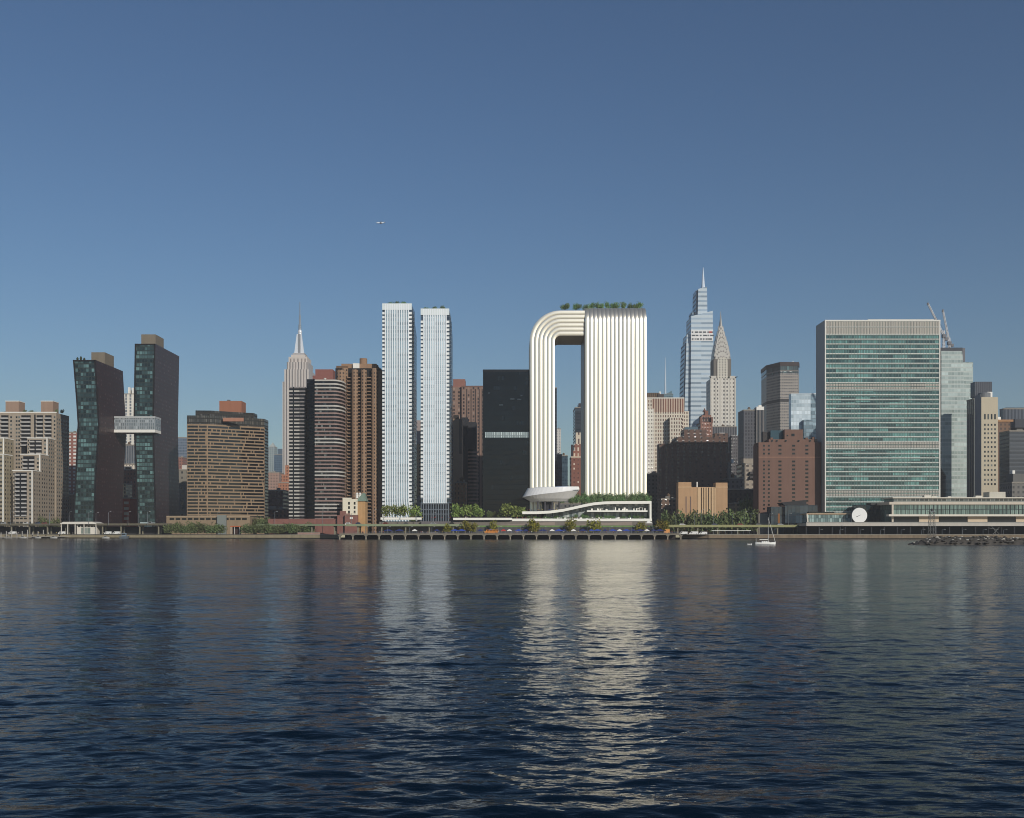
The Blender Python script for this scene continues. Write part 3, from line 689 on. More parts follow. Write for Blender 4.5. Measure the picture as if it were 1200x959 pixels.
# ------------------------------------------------------------------ looped tower, its podium and the white pod
CREAM = plain('cream_flute', rgb(248,239,218), .38, .85, var=.03, spec=.5)
def sweep(mb, pts, acr, nor, w, bul, n=8, base=0.0):
    k = len(pts); vs = []; fs = []
    for p, a, nn in zip(pts, acr, nor):
        for i in range(n+1):
            u = i/n*2-1
            vs.append(tuple(p + a*(u*w/2) + nn*(base + bul*(1-u*u))))
    for j in range(k-1):
        for i in range(n):
            q = j*(n+1)+i; fs.append((q, q+1, q+n+2, q+n+1))
    return mb.add(vs, fs)
def loop():
    d = 760
    t = tower('looped_tower', 'cream fluted tower bent over into a giant loop with a tall opening', 690, d)
    IN = plain('bronze_groove', rgb(186,178,160), .55, .2)
    s = d/F
    xL, xi, xS, xR = X(620.8,d), X(650.2,d), X(685.3,d), X(757.5,d)
    zT, zB, zG = Z(361.5,d), Z(393.5,d), G
    zTS = Z(358.2,d)
    dep = 38.0
    w = (xi-xL)/6; ri = 4.0; ro = ri + (xi-xL)
    cx, cz = xi+ri, zB-ri                                        # centre of the bend (inner radius ri)
    assert abs((zT-zB)-(xi-xL)) < 3.0
    # solid frame behind the flutes
    A = [math.pi/2 + math.pi/2*i/16 for i in range(17)]
    outer = [(cx+ro*math.cos(a), cz+ro*math.sin(a)) for a in A]; inner = [(cx+ri*math.cos(a), cz+ri*math.sin(a)) for a in A]
    m = MB(); ring = [(xS, cz+ro, cz+ri)]
    o = [(xS, cz+ro)] + outer + [(xL, zG)]; i_ = [(xS, cz+ri)] + inner + [(xi, zG)]
    n = len(o)
    for k in range(n-1):
        a,b,c,e = o[k], o[k+1], i_[k+1], i_[k]
        for y in (d+.05, d+dep): m.quad((a[0],y,a[1]),(b[0],y,b[1]),(c[0],y,c[1]),(e[0],y,e[1]))
        m.quad((a[0],d+.05,a[1]),(a[0],d+dep,a[1]),(b[0],d+dep,b[1]),(b[0],d+.05,b[1]))
        m.quad((e[0],d+.05,e[1]),(c[0],d+.05,c[1]),(c[0],d+dep,c[1]),(e[0],d+dep,e[1]))
    t.part('loop_frame', m, IN)
    for k in range(6):
        r = ri + w*(k+.5)
        pts, ac, no = [], [], []
        Y = Vector((0,-1,0))
        N = 12
        for j in range(N+1): pts.append(Vector((cx-r, d, zG+(cz-zG)*j/N))); ac.append(Vector((-1,0,0)))
        for j in range(1,13):
            a = math.pi - math.pi/2*j/12; pts.append(Vector((cx+r*math.cos(a), d, cz+r*math.sin(a)))); ac.append(Vector((math.cos(a),0,math.sin(a))))
        pts.append(Vector((xS-.1, d, cz+r))); ac.append(Vector((0,0,1)))
        f = MB(); sweep(f, pts, [q*-1 for q in ac], [Y]*len(pts), w*.97, .2)
        t.part('flute', f, CREAM, smooth=True)
    # right slab, rolled back over its top
    R = 12.5; y0 = d-1.5
    prof = [(y0+.05, zG)] + [(y0+R-R*math.cos(a)+.05, zTS-R+R*math.sin(a)) for a in [math.pi/2*j/12 for j in range(13)]] + [(y0+dep+2, zTS), (y0+dep+2, zG)]
    t.part('slab_body', MB().slab_yz(prof, xS+.2, xR-.2), IN)
    nfl = 15; w2 = (xR-xS)/nfl
    for k in range(nfl):
        x = xS + w2*(k+.5); pts = []; no = []
        for j in range(13): pts.append(Vector((x, y0, zG+(zTS-R-zG)*j/12))); no.append(Vector((0,-1,0)))
        for j in range(1,17):
            a = math.pi/2*j/16; pts.append(Vector((x, y0+R-R*math.cos(a), zTS-R+R*math.sin(a)))); no.append(Vector((0,-math.cos(a),math.sin(a))))
        pts.append(Vector((x, y0+dep, zTS))); no.append(Vector((0,0,1)))
        f = MB(); sweep(f, pts, [Vector((1,0,0))]*len(pts), no, w2*.97, .22)
        t.part('flute', f, CREAM, smooth=True)
    t.part('edge_shade', MB().box(xS-.5, xS+.18, y0+.5, y0+dep, zG, zTS-R), plain('slab_edge', rgb(92,88,80), .4))  # dark strip stands for the shading on the slab's left face
    return zT, zTS, xS, xR
LZ = loop()

def podium_white():
    d = 735
    t = tower('podium_pavilion', 'white ribbon roofed pavilion with terraces at the foot of the looped tower', 690, d)
    WH = plain('ribbon_white', rgb(244,240,228), .5, var=.04)
    # ribbon roof: lower run left, rise, flat right, down turn
    path = [(612,599.5),(630,599.4),(645,598.6),(660,596.6),(672,594),(684,591.3),(696,589),(708,587.9),(722,587.5),(763.5,587.3)]
    f = MB()
    for (xa,ya),(xb,yb) in zip(path, path[1:]):
        za, zb = Z(ya,d), Z(yb,d); th = 1.9
        f.add([(X(xa,d),d,za-th),(X(xb,d),d,zb-th),(X(xb,d),d,zb),(X(xa,d),d,za),(X(xa,d),d+26,za-th),(X(xb,d),d+26,zb-th),(X(xb,d),d+26,zb),(X(xa,d),d+26,za)],
              [(0,1,2,3),(3,2,6,7),(0,4,5,1),(5,4,7,6)])
    t.part('ribbon_roof', f, WH)
    x1 = X(763.5,d)
    t.part('end_wall', MB().box(x1-1.3, x1, d+.01, d+26, Z(611,d), Z(587.3,d)-.02), WH)
    t.part('terrace_edge', MB().box(X(600,d), x1, d-2.5, d-.05, Z(611,d), Z(608,d)), WH)
    t.part('terrace_floor', MB().box(X(600,d), x1-1.4, d-.04, d+24, Z(611,d), Z(609.2,d)), plain('deck_grey', rgb(120,116,110), .9))
    t.part('mid_floor', MB().box(X(688,d), X(759,d), d+1, d+20, Z(599.2,d)-.5, Z(598.2,d)), WH)
    t.part('glazing', MB().slab_xz([(X(640,d),Z(609,d)),(X(762,d),Z(609,d)),(X(762,d),Z(590.4,d)),(X(708,d),Z(591,d)),(X(684,d),Z(594.6,d)),(X(660,d),Z(600,d)),(X(640,d),Z(602.5,d))], d+8, d+8.4),
           fac('pavilion_glass', rgb(150,156,156), rgb(84,98,102), 2.2, 4, .8, .8, g2=rgb(190,194,188), pr=.6, gr=.1, gs=.7))
    R = random.Random(4); b = []
    for i in range(20):
        px = R.uniform(690,756); b.append((X(px,d), X(px,d)+R.uniform(.6,1.6), d+3, d+4.2, Z(598.2,d), Z(598.2,d)+R.uniform(.9,2.2)))
    t.many('white_furniture', WH, b)
    b = []
    for i in range(26):
        px = R.uniform(648,757); b.append((X(px,d), X(px,d)+R.uniform(.6,1.8), d+2, d+3.4, Z(609.2,d), Z(609.2,d)+R.uniform(.7,1.8)))
    t.many('lounge_block', WH, b); t.flush()
    # plinth below, planters
    t2 = tower('retaining_plinth', 'long grey plinth with sloping ramps under the white terrace edge', 610, d)
    PL = plain('plinth_grey', rgb(124,116,108), .9, var=.2)
    t2.part('wall', MB().box(X(445,d), X(764,d), d-2, d+30, G, Z(611.2,d)), PL)
    t2.part('ramp', MB().slab_xz([(X(575,d),Z(616,d)),(X(650,d),Z(616,d)),(X(650,d),Z(611.8,d))], d-4.5, d-2.02), plain('ramp_pink', rgb(150,134,124), .9))
    t2.part('ramp', MB().slab_xz([(X(660,d),Z(616,d)),(X(740,d),Z(616,d)),(X(740,d),Z(611.6,d))], d-4.5, d-2.02), plain('ramp_pink', rgb(150,134,124), .9))
    t2.part('stair', MB().slab_xz([(X(494,d),Z(611.2,d)),(X(494,d),G),(X(528,d),G),(X(528,d),Z(611.2,d))], d-5, d-2.02), plain('stair_grey', rgb(110,104,104), .9))
    def wall(label, x0, x1, y0, y1, dd):
        q = Thing('planter_wall', label, 'planter wall', (X((x0+x1)/2,dd), dd, Z(y1,dd)))
        q.part('white_face', MB().box(X(x0,dd), X(x1,dd), dd, dd+1.2, Z(y1,dd), Z(y0,dd)), WH)
        q.part('soil', MB().box(X(x0,dd), X(x1,dd), dd+1.25, dd+9, Z(y1,dd), Z(y0,dd)-.3), plain('planting_soil', rgb(70,66,52), .95))
    wall('bright white planter wall below the trees of the taller slim tower', 446, 494, 606.6, 609.2, d-5)
    wall('bright white planter wall running in front of the black glass tower', 531, 600, 607, 609.6, d-5)
podium_white()

def pod():
    d = 734
    t = tower('white_pod', 'white boat shaped pod hovering on dark legs before the left loop leg', 646, d)
    cx = X(646,d); sx = X(680,d)-cx; cy = d+11.5
    WH = plain('pod_white', rgb(236,234,230), .35, var=.04); GW = plain('pod_belly', rgb(206,202,196), .45, var=.06)
    zt, zm, zb = Z(570.6,d), Z(579.5,d), Z(587.5,d)
    # sheared lofted rings: centre shift, half length, half depth, z
    def ring(cxo, a, b, z, tilt=0, n=40):
        return [(cx+cxo+a*math.copysign(abs(math.cos(q))**.85, math.cos(q)), cy+b*math.sin(q), z+tilt*math.cos(q)) for q in [2*math.pi*i/n for i in range(n)]]
    def loft(rings, capb=True, capt=True):
        m = MB(); n = len(rings[0]); vs = [p for r in rings for p in r]; fs = []
        for k in range(len(rings)-1):
            for i in range(n): fs.append((k*n+i, k*n+(i+1)%n, (k+1)*n+(i+1)%n, (k+1)*n+i))
        if capb: fs.append(tuple(range(n-1,-1,-1)))
        if capt: fs.append(tuple((len(rings)-1)*n+i for i in range(n)))
        return m.add(vs, fs)
    S = sx
    t.part('belly', loft([ring(-.04*S,.66*S,6.4,zb), ring(-.05*S,.84*S,8.8,zb+2), ring(0,1.0*S,11.4,zm+.9,2.6)]), GW, smooth=False)
    t.part('rim', loft([ring(0,1.0*S,11.4,zm+.95,2.6), ring(.02*S,.99*S,11.3,zm+1.5,2.6), ring(.09*S,.90*S,10.2,zt,.5)], False, True), WH)
    t.part('pool', loft([ring(.0*S,.62*S,7,zt+.05,.4), ring(0,.62*S,7,zt+.25,.4)]), plain('pool_blue', rgb(70,110,160), .08))
    t.part('belly_line', loft([ring(.45*S,.53*S,9.2,zm+2.6,.4), ring(.46*S,.53*S,9.4,zm+3.1,.4)], True, True), plain('dark_band', rgb(70,84,100), .2))
    legs = [(cx+S*u-.5, cx+S*u+.5, cy+v-.5, cy+v+.5, Z(599.5,d)-4, zb+.2) for u in (-.45,-.2,.05,.3) for v in (-5,3)]
    t.many('leg', plain('pod_leg', rgb(70,68,72), .6), legs)
    t.part('core', MB().lathe(cx-.1*S, cy+2, [(4,G),(4,zb+.1)], 16), plain('pod_core_dark', rgb(58,56,60), .5)); t.flush()
pod()

# ------------------------------------------------------------------ the old crowned towers
def deco_mast():
    d = 1990
    t = tower('limestone_skyscraper', 'tall limestone skyscraper with a silver mast and antenna', 347.5, d)
    LS = fac('limestone_piers', rgb(200,191,182), rgb(116,110,108), 5.4, 900, .4, 1.0, g2=rgb(136,124,118), gr=.3, var=.08, flat=True)
    LS2 = plain('limestone', rgb(202,192,182), .85, var=.08)
    S = plain('silver_mast', rgb(238,240,242), .35, .3, var=.05)
    def st(name, x0, x1, y0, back, dep, mat): t.part(name, MB().box(X(x0,d), X(x1,d), d+back, d+dep, G, Z(y0,d)), mat)
    st('lower_shaft', 330.5, 364, 447, 4, 64, LS); st('main_shaft', 333.2, 362, 433, 0, 60, LS)
    st('shoulder', 335.5, 360.3, 424, 5, 55, LS); st('upper_block', 337, 358.8, 417.5, 9, 50, LS2)
    for i, px in enumerate((339.5,343.5,348,352.5,356.5)):
        t.part('arched_window', MB().box(X(px,d)-1.2, X(px,d)+1.2, d+8.6, d+9.1, Z(428,d), Z(419.5,d)), plain('grey_arch', rgb(140,130,124), .6))
    st('crown_step', 339.5, 356, 414.6, 12, 46, LS2); st('deck', 341, 354.8, 412.3, 15, 43, plain('deck_stone', rgb(170,166,164), .7))
    cx, cy = X(347.8,d), d+29
    t.part('mooring_mast', MB().lathe(cx, cy, [(5.2,Z(412.3,d)),(4.4,Z(400,d)),(3.5,Z(388,d)),(4.2,Z(386,d)),(3.6,Z(384.5,d)),(1.6,Z(382,d))], 14), S)
    for sx in (-1,1):
        t.part('mast_wing', MB().slab_xz([(cx+sx*2.5,Z(412.3,d)),(cx+sx*9.6,Z(412.3,d)),(cx+sx*7.4,Z(402,d)),(cx+sx*4.6,Z(389,d)),(cx+sx*2.5,Z(389,d))], cy-7, cy-4), S)
    t.part('mast_pier', MB().box(cx-2.2, cx+2.2, cy-7.4, cy-4.2, Z(412.3,d), Z(389,d)), plain('mast_window_strip', rgb(150,152,154), .3, .3))
    AN = plain('antenna_metal', rgb(126,134,142), .5, .3)
    t.part('antenna', MB().lathe(cx, cy, [(2.8,Z(384,d)),(2.5,Z(377,d)),(1.9,Z(376.6,d)),(1.6,Z(366,d)),(1.1,Z(370.6,d)),(.6,Z(350,d))], 8), AN)
    t.many('antenna_ring', AN, [(cx-2.6, cx+2.6, cy-2.6, cy+2.6, Z(y,d)-.4, Z(y,d)+.4) for y in (384,381,378.4)]); t.flush()
deco_mast()

def arched_spire():
    d = 1509
    t = tower('arched_spire_skyscraper', 'pale brick skyscraper with a stepped silver arched crown and needle spire', 847.5, d)
    BR = fac('pale_brick_windows', rgb(214,208,196), rgb(88,84,82), 4.6, 5.6, .42, .5, ox=1.0, g2=rgb(120,114,106), gr=.3, var=.08, flat=True)
    PB = plain('pale_brick', rgb(204,198,186), .85, var=.08)
    SIL = plain('silver_crown', rgb(178,174,166), .4, .3, var=.12)
    DK = plain('crown_window', rgb(62,56,52), .4)
    cx = X(847.6,d); cy = d+19
    def sq(hw, z0, z1, mat, name): return t.part(name, MB().box(cx-hw, cx+hw, cy-hw, cy+hw, z0, z1), mat)
    hw0 = X(862,d)-cx
    sq(hw0, G, Z(443.5,d), BR, 'shaft')
    for sx in (-1,1):
        t.part('corner_eagle_block', MB().box(cx+sx*hw0-(0 if sx<0 else 8), cx+sx*hw0+(8 if sx<0 else 0), cy-hw0-.3, cy-hw0+8, Z(443.5,d)-.1, Z(440.5,d)), PB)
        t.part('eagle', MB().tube((cx+sx*hw0, cy-hw0, Z(442.5,d)), (cx+sx*(hw0+2.6), cy-hw0-2.2, Z(441.6,d)), 1.0, .4), plain('eagle_steel', rgb(96,94,92), .4, .5))
    t.many('pier', PB, [(cx+u-.9, cx+u+.9, cy-hw0-.5, cy-hw0+.1, 40, Z(443.5,d)) for u in (-17.4,-9.6,-3.6,3.6,9.6,17.4)])
    hw1 = 12.6
    sq(hw1, Z(443.5,d), Z(420,d), plain('dark_flank', rgb(112,106,98), .7, var=.1), 'upper_shaft')
    c = fac('upper_windows', rgb(204,198,184), rgb(100,96,92), 4.05, 3.7, .45, .5, ox=2.0, g2=rgb(130,122,112), gr=.3, var=.08, flat=True)
    zc = Z(424,d); w_ = 7.6
    ap = [(cx-w_, Z(443.5,d)), (cx+w_, Z(443.5,d))] + [(cx+w_*math.cos(q), zc+ (w_*1.05)*math.sin(q)) for q in [math.pi*i/14 for i in range(15)]]
    t.part('arched_bay', MB().slab_xz(ap, cy-hw1-1.4, cy-hw1-.05), c)
    # seven nested arches on the four sides, each higher and narrower
    tiers = [(12.4, 424, 414.5),(11.6, 417, 408.0),(10.4, 411, 402.0),(8.9, 405.5, 396.5),(7.2, 400, 391),(5.4, 395, 385.5),(3.7, 389.5, 379.5)]
    for k, (hw, yb, yt) in enumerate(tiers):
        z0, z1 = Z(yb,d), Z(yt,d)
        base = Z(430,d) if k == 0 else Z(tiers[k-1][1],d)-2
        def arch(o):
            n = 16
            return [(-hw+o, base), (hw-o, base)] + [((hw-o)*math.cos(math.pi*i/n), z0 + (z1-z0-o)*math.sin(math.pi*i/n)) for i in range(n+1)]
        A = arch(0)
        m = MB(); m.slab_xz([(cx+x, z) for x,z in A], cy-hw-.0-.12*k*0, cy+hw); 
        m.slab_yz([(cy+x, z) for x,z in A], cx-hw+.02, cx+hw-.02)
        p = t.part('crown_tier', m, SIL)
        wn = MB(); nw = 6 if k < 5 else 4
        for i in range(nw):
            q = math.pi*(i+1)/(nw+1); r1, r2 = .62, .90; dq = .17 if k < 4 else .22
            pts = [(hw*r1*math.cos(q-dq), z0+(z1-z0)*r1*math.sin(q-dq)), (hw*r2*math.cos(q), z0+(z1-z0)*r2*math.sin(q)), (hw*r1*math.cos(q+dq), z0+(z1-z0)*r1*math.sin(q+dq))]
            wn.slab_xz([(cx+x, z) for x,z in pts], cy-hw-.15, cy-hw+.3)
        t.part('triangular_window', wn, DK, p)
    t.part('needle', MB().lathe(cx, cy, [(3.4,Z(384,d)),(2.4,Z(378,d)),(1.3,Z(372,d)),(.6,Z(366.5,d)),(.25,Z(362,d))], 8), SIL)
    t.flush()
arched_spire()

def tapered_glass():
    d = 1640
    t = tower('tapered_glass_skyscraper', 'tapering pale blue glass skyscraper with stepped slanted top and white spire', 822, d)
    GL = fac('striped_pale_glass', rgb(196,208,214), rgb(150,168,182), 900, 7.2, 1.0, .42, g2=rgb(166,182,194), gr=.12, gs=.8, var=.05, flat=True)
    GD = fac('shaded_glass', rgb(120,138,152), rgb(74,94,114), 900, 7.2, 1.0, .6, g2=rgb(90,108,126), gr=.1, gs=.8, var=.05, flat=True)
    def taper(name, mat, x0b, x1b, x0t, x1t, yl, yr, back, dep):
        zl, zr = Z(yl,d), Z(yr,d)
        m = MB().add([(X(x0b,d),d+back,G),(X(x1b,d),d+back,G),(X(x1t,d),d+back+2,zr),(X(x0t,d),d+back+2,zl),
                      (X(x0b,d),d+dep,G),(X(x1b,d),d+dep,G),(X(x1t,d),d+dep-2,zr),(X(x0t,d),d+dep-2,zl)],
                     [(0,1,2,3),(5,4,7,6),(1,5,6,2),(4,0,3,7),(3,2,6,7)])
        return t.part(name, m, mat)
    taper('main_tier', GL, 808.5, 840, 810.3, 835.6, 370.5, 364, 0, 50)
    taper('upper_tier', GL, 814, 834, 819.3, 829.6, 337.5, 334.5, 6, 40)
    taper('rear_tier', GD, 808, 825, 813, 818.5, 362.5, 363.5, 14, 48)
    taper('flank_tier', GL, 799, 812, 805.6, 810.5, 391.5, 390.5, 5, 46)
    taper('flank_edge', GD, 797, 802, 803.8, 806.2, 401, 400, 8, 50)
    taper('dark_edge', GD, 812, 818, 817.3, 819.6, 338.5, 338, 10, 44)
    WB = plain('construction_white', rgb(232,230,226), .6)
    for y0,y1 in ((387.2,399.5),):
        t.part('construction_band', MB().box(X(809.9,d), X(835.8,d), d+.6, d+4, Z(y1,d), Z(y0,d)), WB)
    R = random.Random(1); b = []
    for y in (389.3,393.2,397.4):
        px = 810.8
        while px < 833:
            wd = R.uniform(1.2,5); b.append((X(px,d), X(px+wd,d), d+.3, d+.7, Z(y+.8,d), Z(y-.8,d))); px += wd + R.uniform(.7,2)
    t.many('open_floor', plain('open_floor_grey', rgb(78,84,90), .6), b)
    t.part('red_netting', MB().box(X(831.2,d), X(834.4,d), d+.2, d+.6, Z(390.2,d), Z(388.4,d)), plain('red_net', rgb(176,70,60), .8))
    t.part('spire', MB().lathe(X(827,d), d+22, [(4.0,Z(337,d)),(2.6,Z(330,d)),(1.6,Z(320,d)),(.4,Z(309.5,d))], 8), plain('spire_white', rgb(214,222,230), .35, .2))
    t.flush()
tapered_glass()
# ------------------------------------------------------------------ river-front slab of green glass and its low neighbours
def secretariat():
    d = 790
    t = tower('glass_slab_tower', 'wide green glass slab with white floor lines and marble end walls', 1033, d)
    xl, xr = X(966.6,d), X(1101.5,d); zt = Z(375.2,d); dep = 23.0
    MAR = plain('grey_marble', rgb(186,186,182), .7, var=.08, scale=.1); WM = plain('white_marble', rgb(226,222,212), .6, var=.05)
    GL = fac('green_glass', rgb(44,54,52), rgb(56,84,84), 1.22, 3.68, .86, .96, oz=-.2, g2=rgb(110,156,148), pr=.75, gr=.12, gs=.7, seg=9, var=.08)
    GR = fac('louvre_grille', rgb(184,178,166), rgb(124,120,114), 1.22, 60, .36, 1.0, gr=.5, var=.1)
    t.part('end_walls', MB().box(xl, xr, d+.25, d+dep, G, zt-.8), MAR)
    t.part('curtain_wall', MB().box(xl+.9, xr-.9, d, d+.24, G, zt-1), GL)
    fr = MB().box(xl-.1, xl+.72, d-.55, d+.24, G, zt).box(xr-.72, xr+.1, d-.55, d+.24, G, zt); t.part('edge_pier', MB().box(xl-.1, xl+.72, d-.55, d+.24, G, zt-.9), WM); t.part('edge_pier', MB().box(xr-.72, xr+.1, d-.55, d+.24, G, zt-.9), WM)
    t.part('cornice', MB().box(xl-.15, xr+.15, d-.6, d+1.5, zt-.9, zt), WM)
    t.part('roof_edge', MB().box(xl-.1, xr+.1, d+1.51, d+dep, zt-.85, zt-.1), MAR)
    t.part('parapet', MB().box(X(1018,d), X(1096,d), d+2, d+4, zt, zt+.9), plain('roof_rail', rgb(210,206,196), .6))
    def grille(y0, y1): t.part('louvre_band', MB().box(xl+.96, xr-.96, d-.22, d-.01, Z(y1,d), Z(y0,d)), GR)
    bands = [(377.2,382.8),(384.2,391.5),(449.8,452.4),(453.4,456),(518.4,521),(522,524.8),(575.2,577.6),(578.6,581.2)]
    for b in bands: grille(*b)
    lines = [376.6,383.5]
    y = 392; 
    seq = [(392,448.5,10),(457.2,517.4,11),(526,574.2,9),(582.4,606,4)]
    for a, b, n in seq:
        for i in range(n+1): lines.append(a+(b-a)*i/n)
    t.many('spandrel', plain('spandrel_white', rgb(206,206,198), .5), [(xl+.96, xr-.96, d-.42, d-.02, Z(y,d)-.3, Z(y,d)+.3) for y in lines])
    t.many('spandrel_glass', plain('spandrel_grey_green', rgb(100,120,114), .3), [(xl+.96, xr-.96, d-.2, d-.02, Z(y,d)-.9, Z(y,d)-.37) for a,b,n in seq for y in [a+(b-a)*i/n for i in range(n)]])
    t.many('mullion', plain('mullion_steel', rgb(104,122,114), .4, .2), [(xl+1+(xr-xl-2)*i/36-.06, xl+1+(xr-xl-2)*i/36+.06, d-.5, d-.43, G+6, zt-1) for i in range(1,36)])
    t.flush()
    return xl, xr
secretariat()

def lowrise():
    # dark recessed glass hall left of the conference block
    d = 752
    LIM = plain('limestone_warm', rgb(204,192,174), .85, var=.1); WC = plain('canopy_white', rgb(214,206,190), .6, var=.08)
    CG = fac('conference_glass', rgb(70,84,80), rgb(66,92,90), 1.3, 9.0, .80, .94, g2=rgb(128,150,140), pr=.9, gr=.1, gs=.8, seg=6, var=.1)
    t = tower('conference_block', 'long low limestone and green glass hall stretching right of the round disc', 1130, d)
    t.part('hall_glass', MB().box(X(1046,d), X(1330,d), d+.8, d+30, Z(611.5,d), Z(588.6,d)), CG)
    t.part('roof_band', MB().box(X(1042,d), X(1330,d), d-.4, d+30, Z(591.4,d), Z(588.4,d)), LIM)
    t.part('canopy_slab', MB().box(X(1039,d), X(1330,d), d-4.5, d+.7, Z(605.3,d), Z(603,d)), WC)
    t.part('left_pier', MB().box(X(1045,d), X(1047,d), d-.3, d+.78, Z(613,d), Z(591.4,d)), LIM)
    t.many('stone_panel', plain('travertine', rgb(206,186,160), .85, var=.08), [(X(a,d), X(b,d), d-.2, d+.78, Z(613,d), Z(605.4,d)) for a,b in ((1077,1100),(1134,1157),(1190.5,1214))])
    t.many('dark_window', plain('hall_window_dark', rgb(36,42,46), .12), [(X(a,d), X(b,d), d+.3, d+.78, Z(613,d), Z(605.4,d)) for a,b in ((1047.2,1076.8),(1100.3,1133.8),(1157.3,1190.3))])
    t.many('mullion', plain('dark_mullion', rgb(52,58,58), .5), [(X(1047+i*4.75,d)-.1, X(1047+i*4.75,d)+.1, d+.5, d+.79, Z(603,d), Z(591.5,d)) for i in range(1,60)])
    t.part('setback_storey', MB().box(X(1052,d), X(1330,d), d+8, d+28, Z(588.4,d), Z(583.8,d)), fac('setback_glass', rgb(150,150,142), rgb(58,66,68), 3.2, 3.0, .86, .8, g2=rgb(96,104,104), pr=.5, gr=.1, gs=.7, var=.1))
    t.part('roof_slab', MB().box(X(1050,d), X(1332,d), d+6.5, d+29, Z(583.8,d)+.01, Z(582.6,d)), WC)
    t.many('roof_unit', plain('roof_unit_white', rgb(212,206,192), .7), [(X(a,d), X(b,d), d+12, d+16, Z(582.6,d), Z(y,d)) for a,b,y in ((1091,1099,580),(1099.5,1106,581),(1119,1123,581.2),(1152,1160,580.4))])
    t.part('roof_house', MB().box(X(1167,d), X(1186,d), d+10, d+20, Z(582.6,d), Z(576,d)), plain('roof_house_beige', rgb(200,194,178), .85))
    t.flush()
    d2 = 778
    t = tower('glass_link', 'dark recessed glass link in the shade behind the round disc', 1027, d2)
    t.part('glass_wall', MB().box(X(1003,d2), X(1050,d2), d2, d2+9, G, Z(592,d2)), fac('link_glass', rgb(36,46,50), rgb(30,44,48), 2.4, 3.6, .85, .85, g2=rgb(50,66,68), gr=.1, gs=.7))
    t.part('roof', MB().box(X(1020,d2), X(1052,d2), d2-1, d2+9.1, Z(592,d2), Z(589.6,d2)), plain('link_roof', rgb(66,68,66), .7))
    # river deck over the road
    d3 = 724
    t = Thing('river_deck', 'pale deck edge over the dark road tunnel along the river wall', 'deck', (X(1120,d3), d3, G))
    t.part('deck_slab', MB().box(X(945,d3), X(1420,d3), d3, d3+70, Z(616.6,d3), Z(613.4,d3)), plain('deck_concrete', rgb(190,182,170), .8, var=.12))
    t.part('tunnel_wall', MB().box(X(941,d3), X(1420,d3), d3+12, d3+13, G, Z(616.6,d3)-.01), plain('tunnel_dark', rgb(30,32,36), .9))
    t.part('railing', MB().box(X(945,d3), X(1420,d3), d3+.2, d3+.3, Z(613.4,d3), Z(613.4,d3)+.9), plain('rail_grey', rgb(150,146,138), .5))
    t.many('column', plain('tunnel_column', rgb(52,52,54), .9), [(X(945,d3)+i*9, X(945,d3)+i*9+.7, d3+1.5, d3+2.2, G, Z(616.6,d3)-.01) for i in range(31)])
    t.flush()
    # small glass pavilion
    d4 = 738
    t = tower('glass_pavilion', 'low glass pavilion with a sloping end left of the white disc', 970, d4)
    za, zb = Z(613.6,d4), Z(602,d4)
    t.part('base', MB().box(X(946,d4), X(1001,d4), d4-.3, d4+16, Z(616,d4), za), plain('deck_concrete', rgb(190,182,170)))
    t.part('glass_wall', MB().box(X(946.5,d4), X(997,d4), d4+.3, d4+15, za, zb-.6), fac('pavilion_green_glass', rgb(84,98,96), rgb(90,116,118), 1.6, 2.9, .82, .86, g2=rgb(150,172,168), pr=.8, gr=.1, gs=.8))
    t.part('roof', MB().box(X(945,d4), X(998.5,d4), d4-.6, d4+16, zb-.6, zb+.1), plain('pavilion_roof', rgb(196,170,140), .7))
    t.part('left_pier', MB().slab_xz([(X(945,d4),zb-.6),(X(946.6,d4),zb-.6),(X(947.6,d4),Z(616,d4)),(X(946.2,d4),Z(616,d4))], d4-.5, d4+.25), WC)
    t.part('right_pier', MB().box(X(997,d4), X(997.9,d4), d4-.4, d4+.4, za, zb-.6), WC)
    t.part('roof_hedge', MB().box(X(950,d4), X(980,d4), d4+4, d4+9, zb+.1, Z(599.8,d4)), plain('dark_hedge', rgb(50,52,46), .95))
    t.many('vent', WC, [(X(a,d4), X(a+4,d4), d4-.5, d4-.31, Z(615.3,d4), Z(614.3,d4)) for a in (953,985)])
    t.flush()
    # white disc with a dark hand-like mark
    d5 = 730
    t = Thing('round_disc', 'big white disc like a blank clock face above the river deck', 'disc', (X(1007.3,d5), d5, Z(613.4,d5)))
    cx, cz, r = X(1007.3,d5), Z(604.2,d5), 8.9*d5/F
    m = MB(); n = 40
    m.slab_xz([(cx+r*math.cos(2*math.pi*i/n), cz+r*math.sin(2*math.pi*i/n)) for i in range(n)], d5, d5+.7)
    t.part('face', m, plain('disc_white', rgb(240,238,232), .5, var=.02))
    t.part('rim', MB().slab_xz([(cx+(r+.15)*math.cos(2*math.pi*i/n), cz+(r+.15)*math.sin(2*math.pi*i/n)) for i in range(n)], d5+.71, d5+1.1), STEELGREY)
    q = MB(); a = math.radians(24)
    def bar(u0, u1, w0, w1): 
        ux, uz = math.cos(a), math.sin(a)
        q.slab_xz([(cx+ux*u0+uz*w0, cz+uz*u0-ux*w0),(cx+ux*u1+uz*w1, cz+uz*u1-ux*w1),(cx+ux*u1-uz*w1, cz+uz*u1+ux*w1),(cx+ux*u0-uz*w0, cz+uz*u0+ux*w0)], d5-.08, d5-.01)
    bar(-2.6, -.4, .17, .14); bar(-.4, 1.2, .08, .05)
    t.part('hand', q, plain('disc_mark', rgb(52,52,56), .6))
    t.part('post', MB().box(cx-.5, cx+.5, d5+.72, d5+1.5, Z(613.4,d5)-.05, cz-r*.5), STEELGREY)
    # dark glass building at the left
    d6 = 770
    t = tower('dark_glass_hall', 'dark glass entrance hall in the shade before the red brick block', 936, d6)
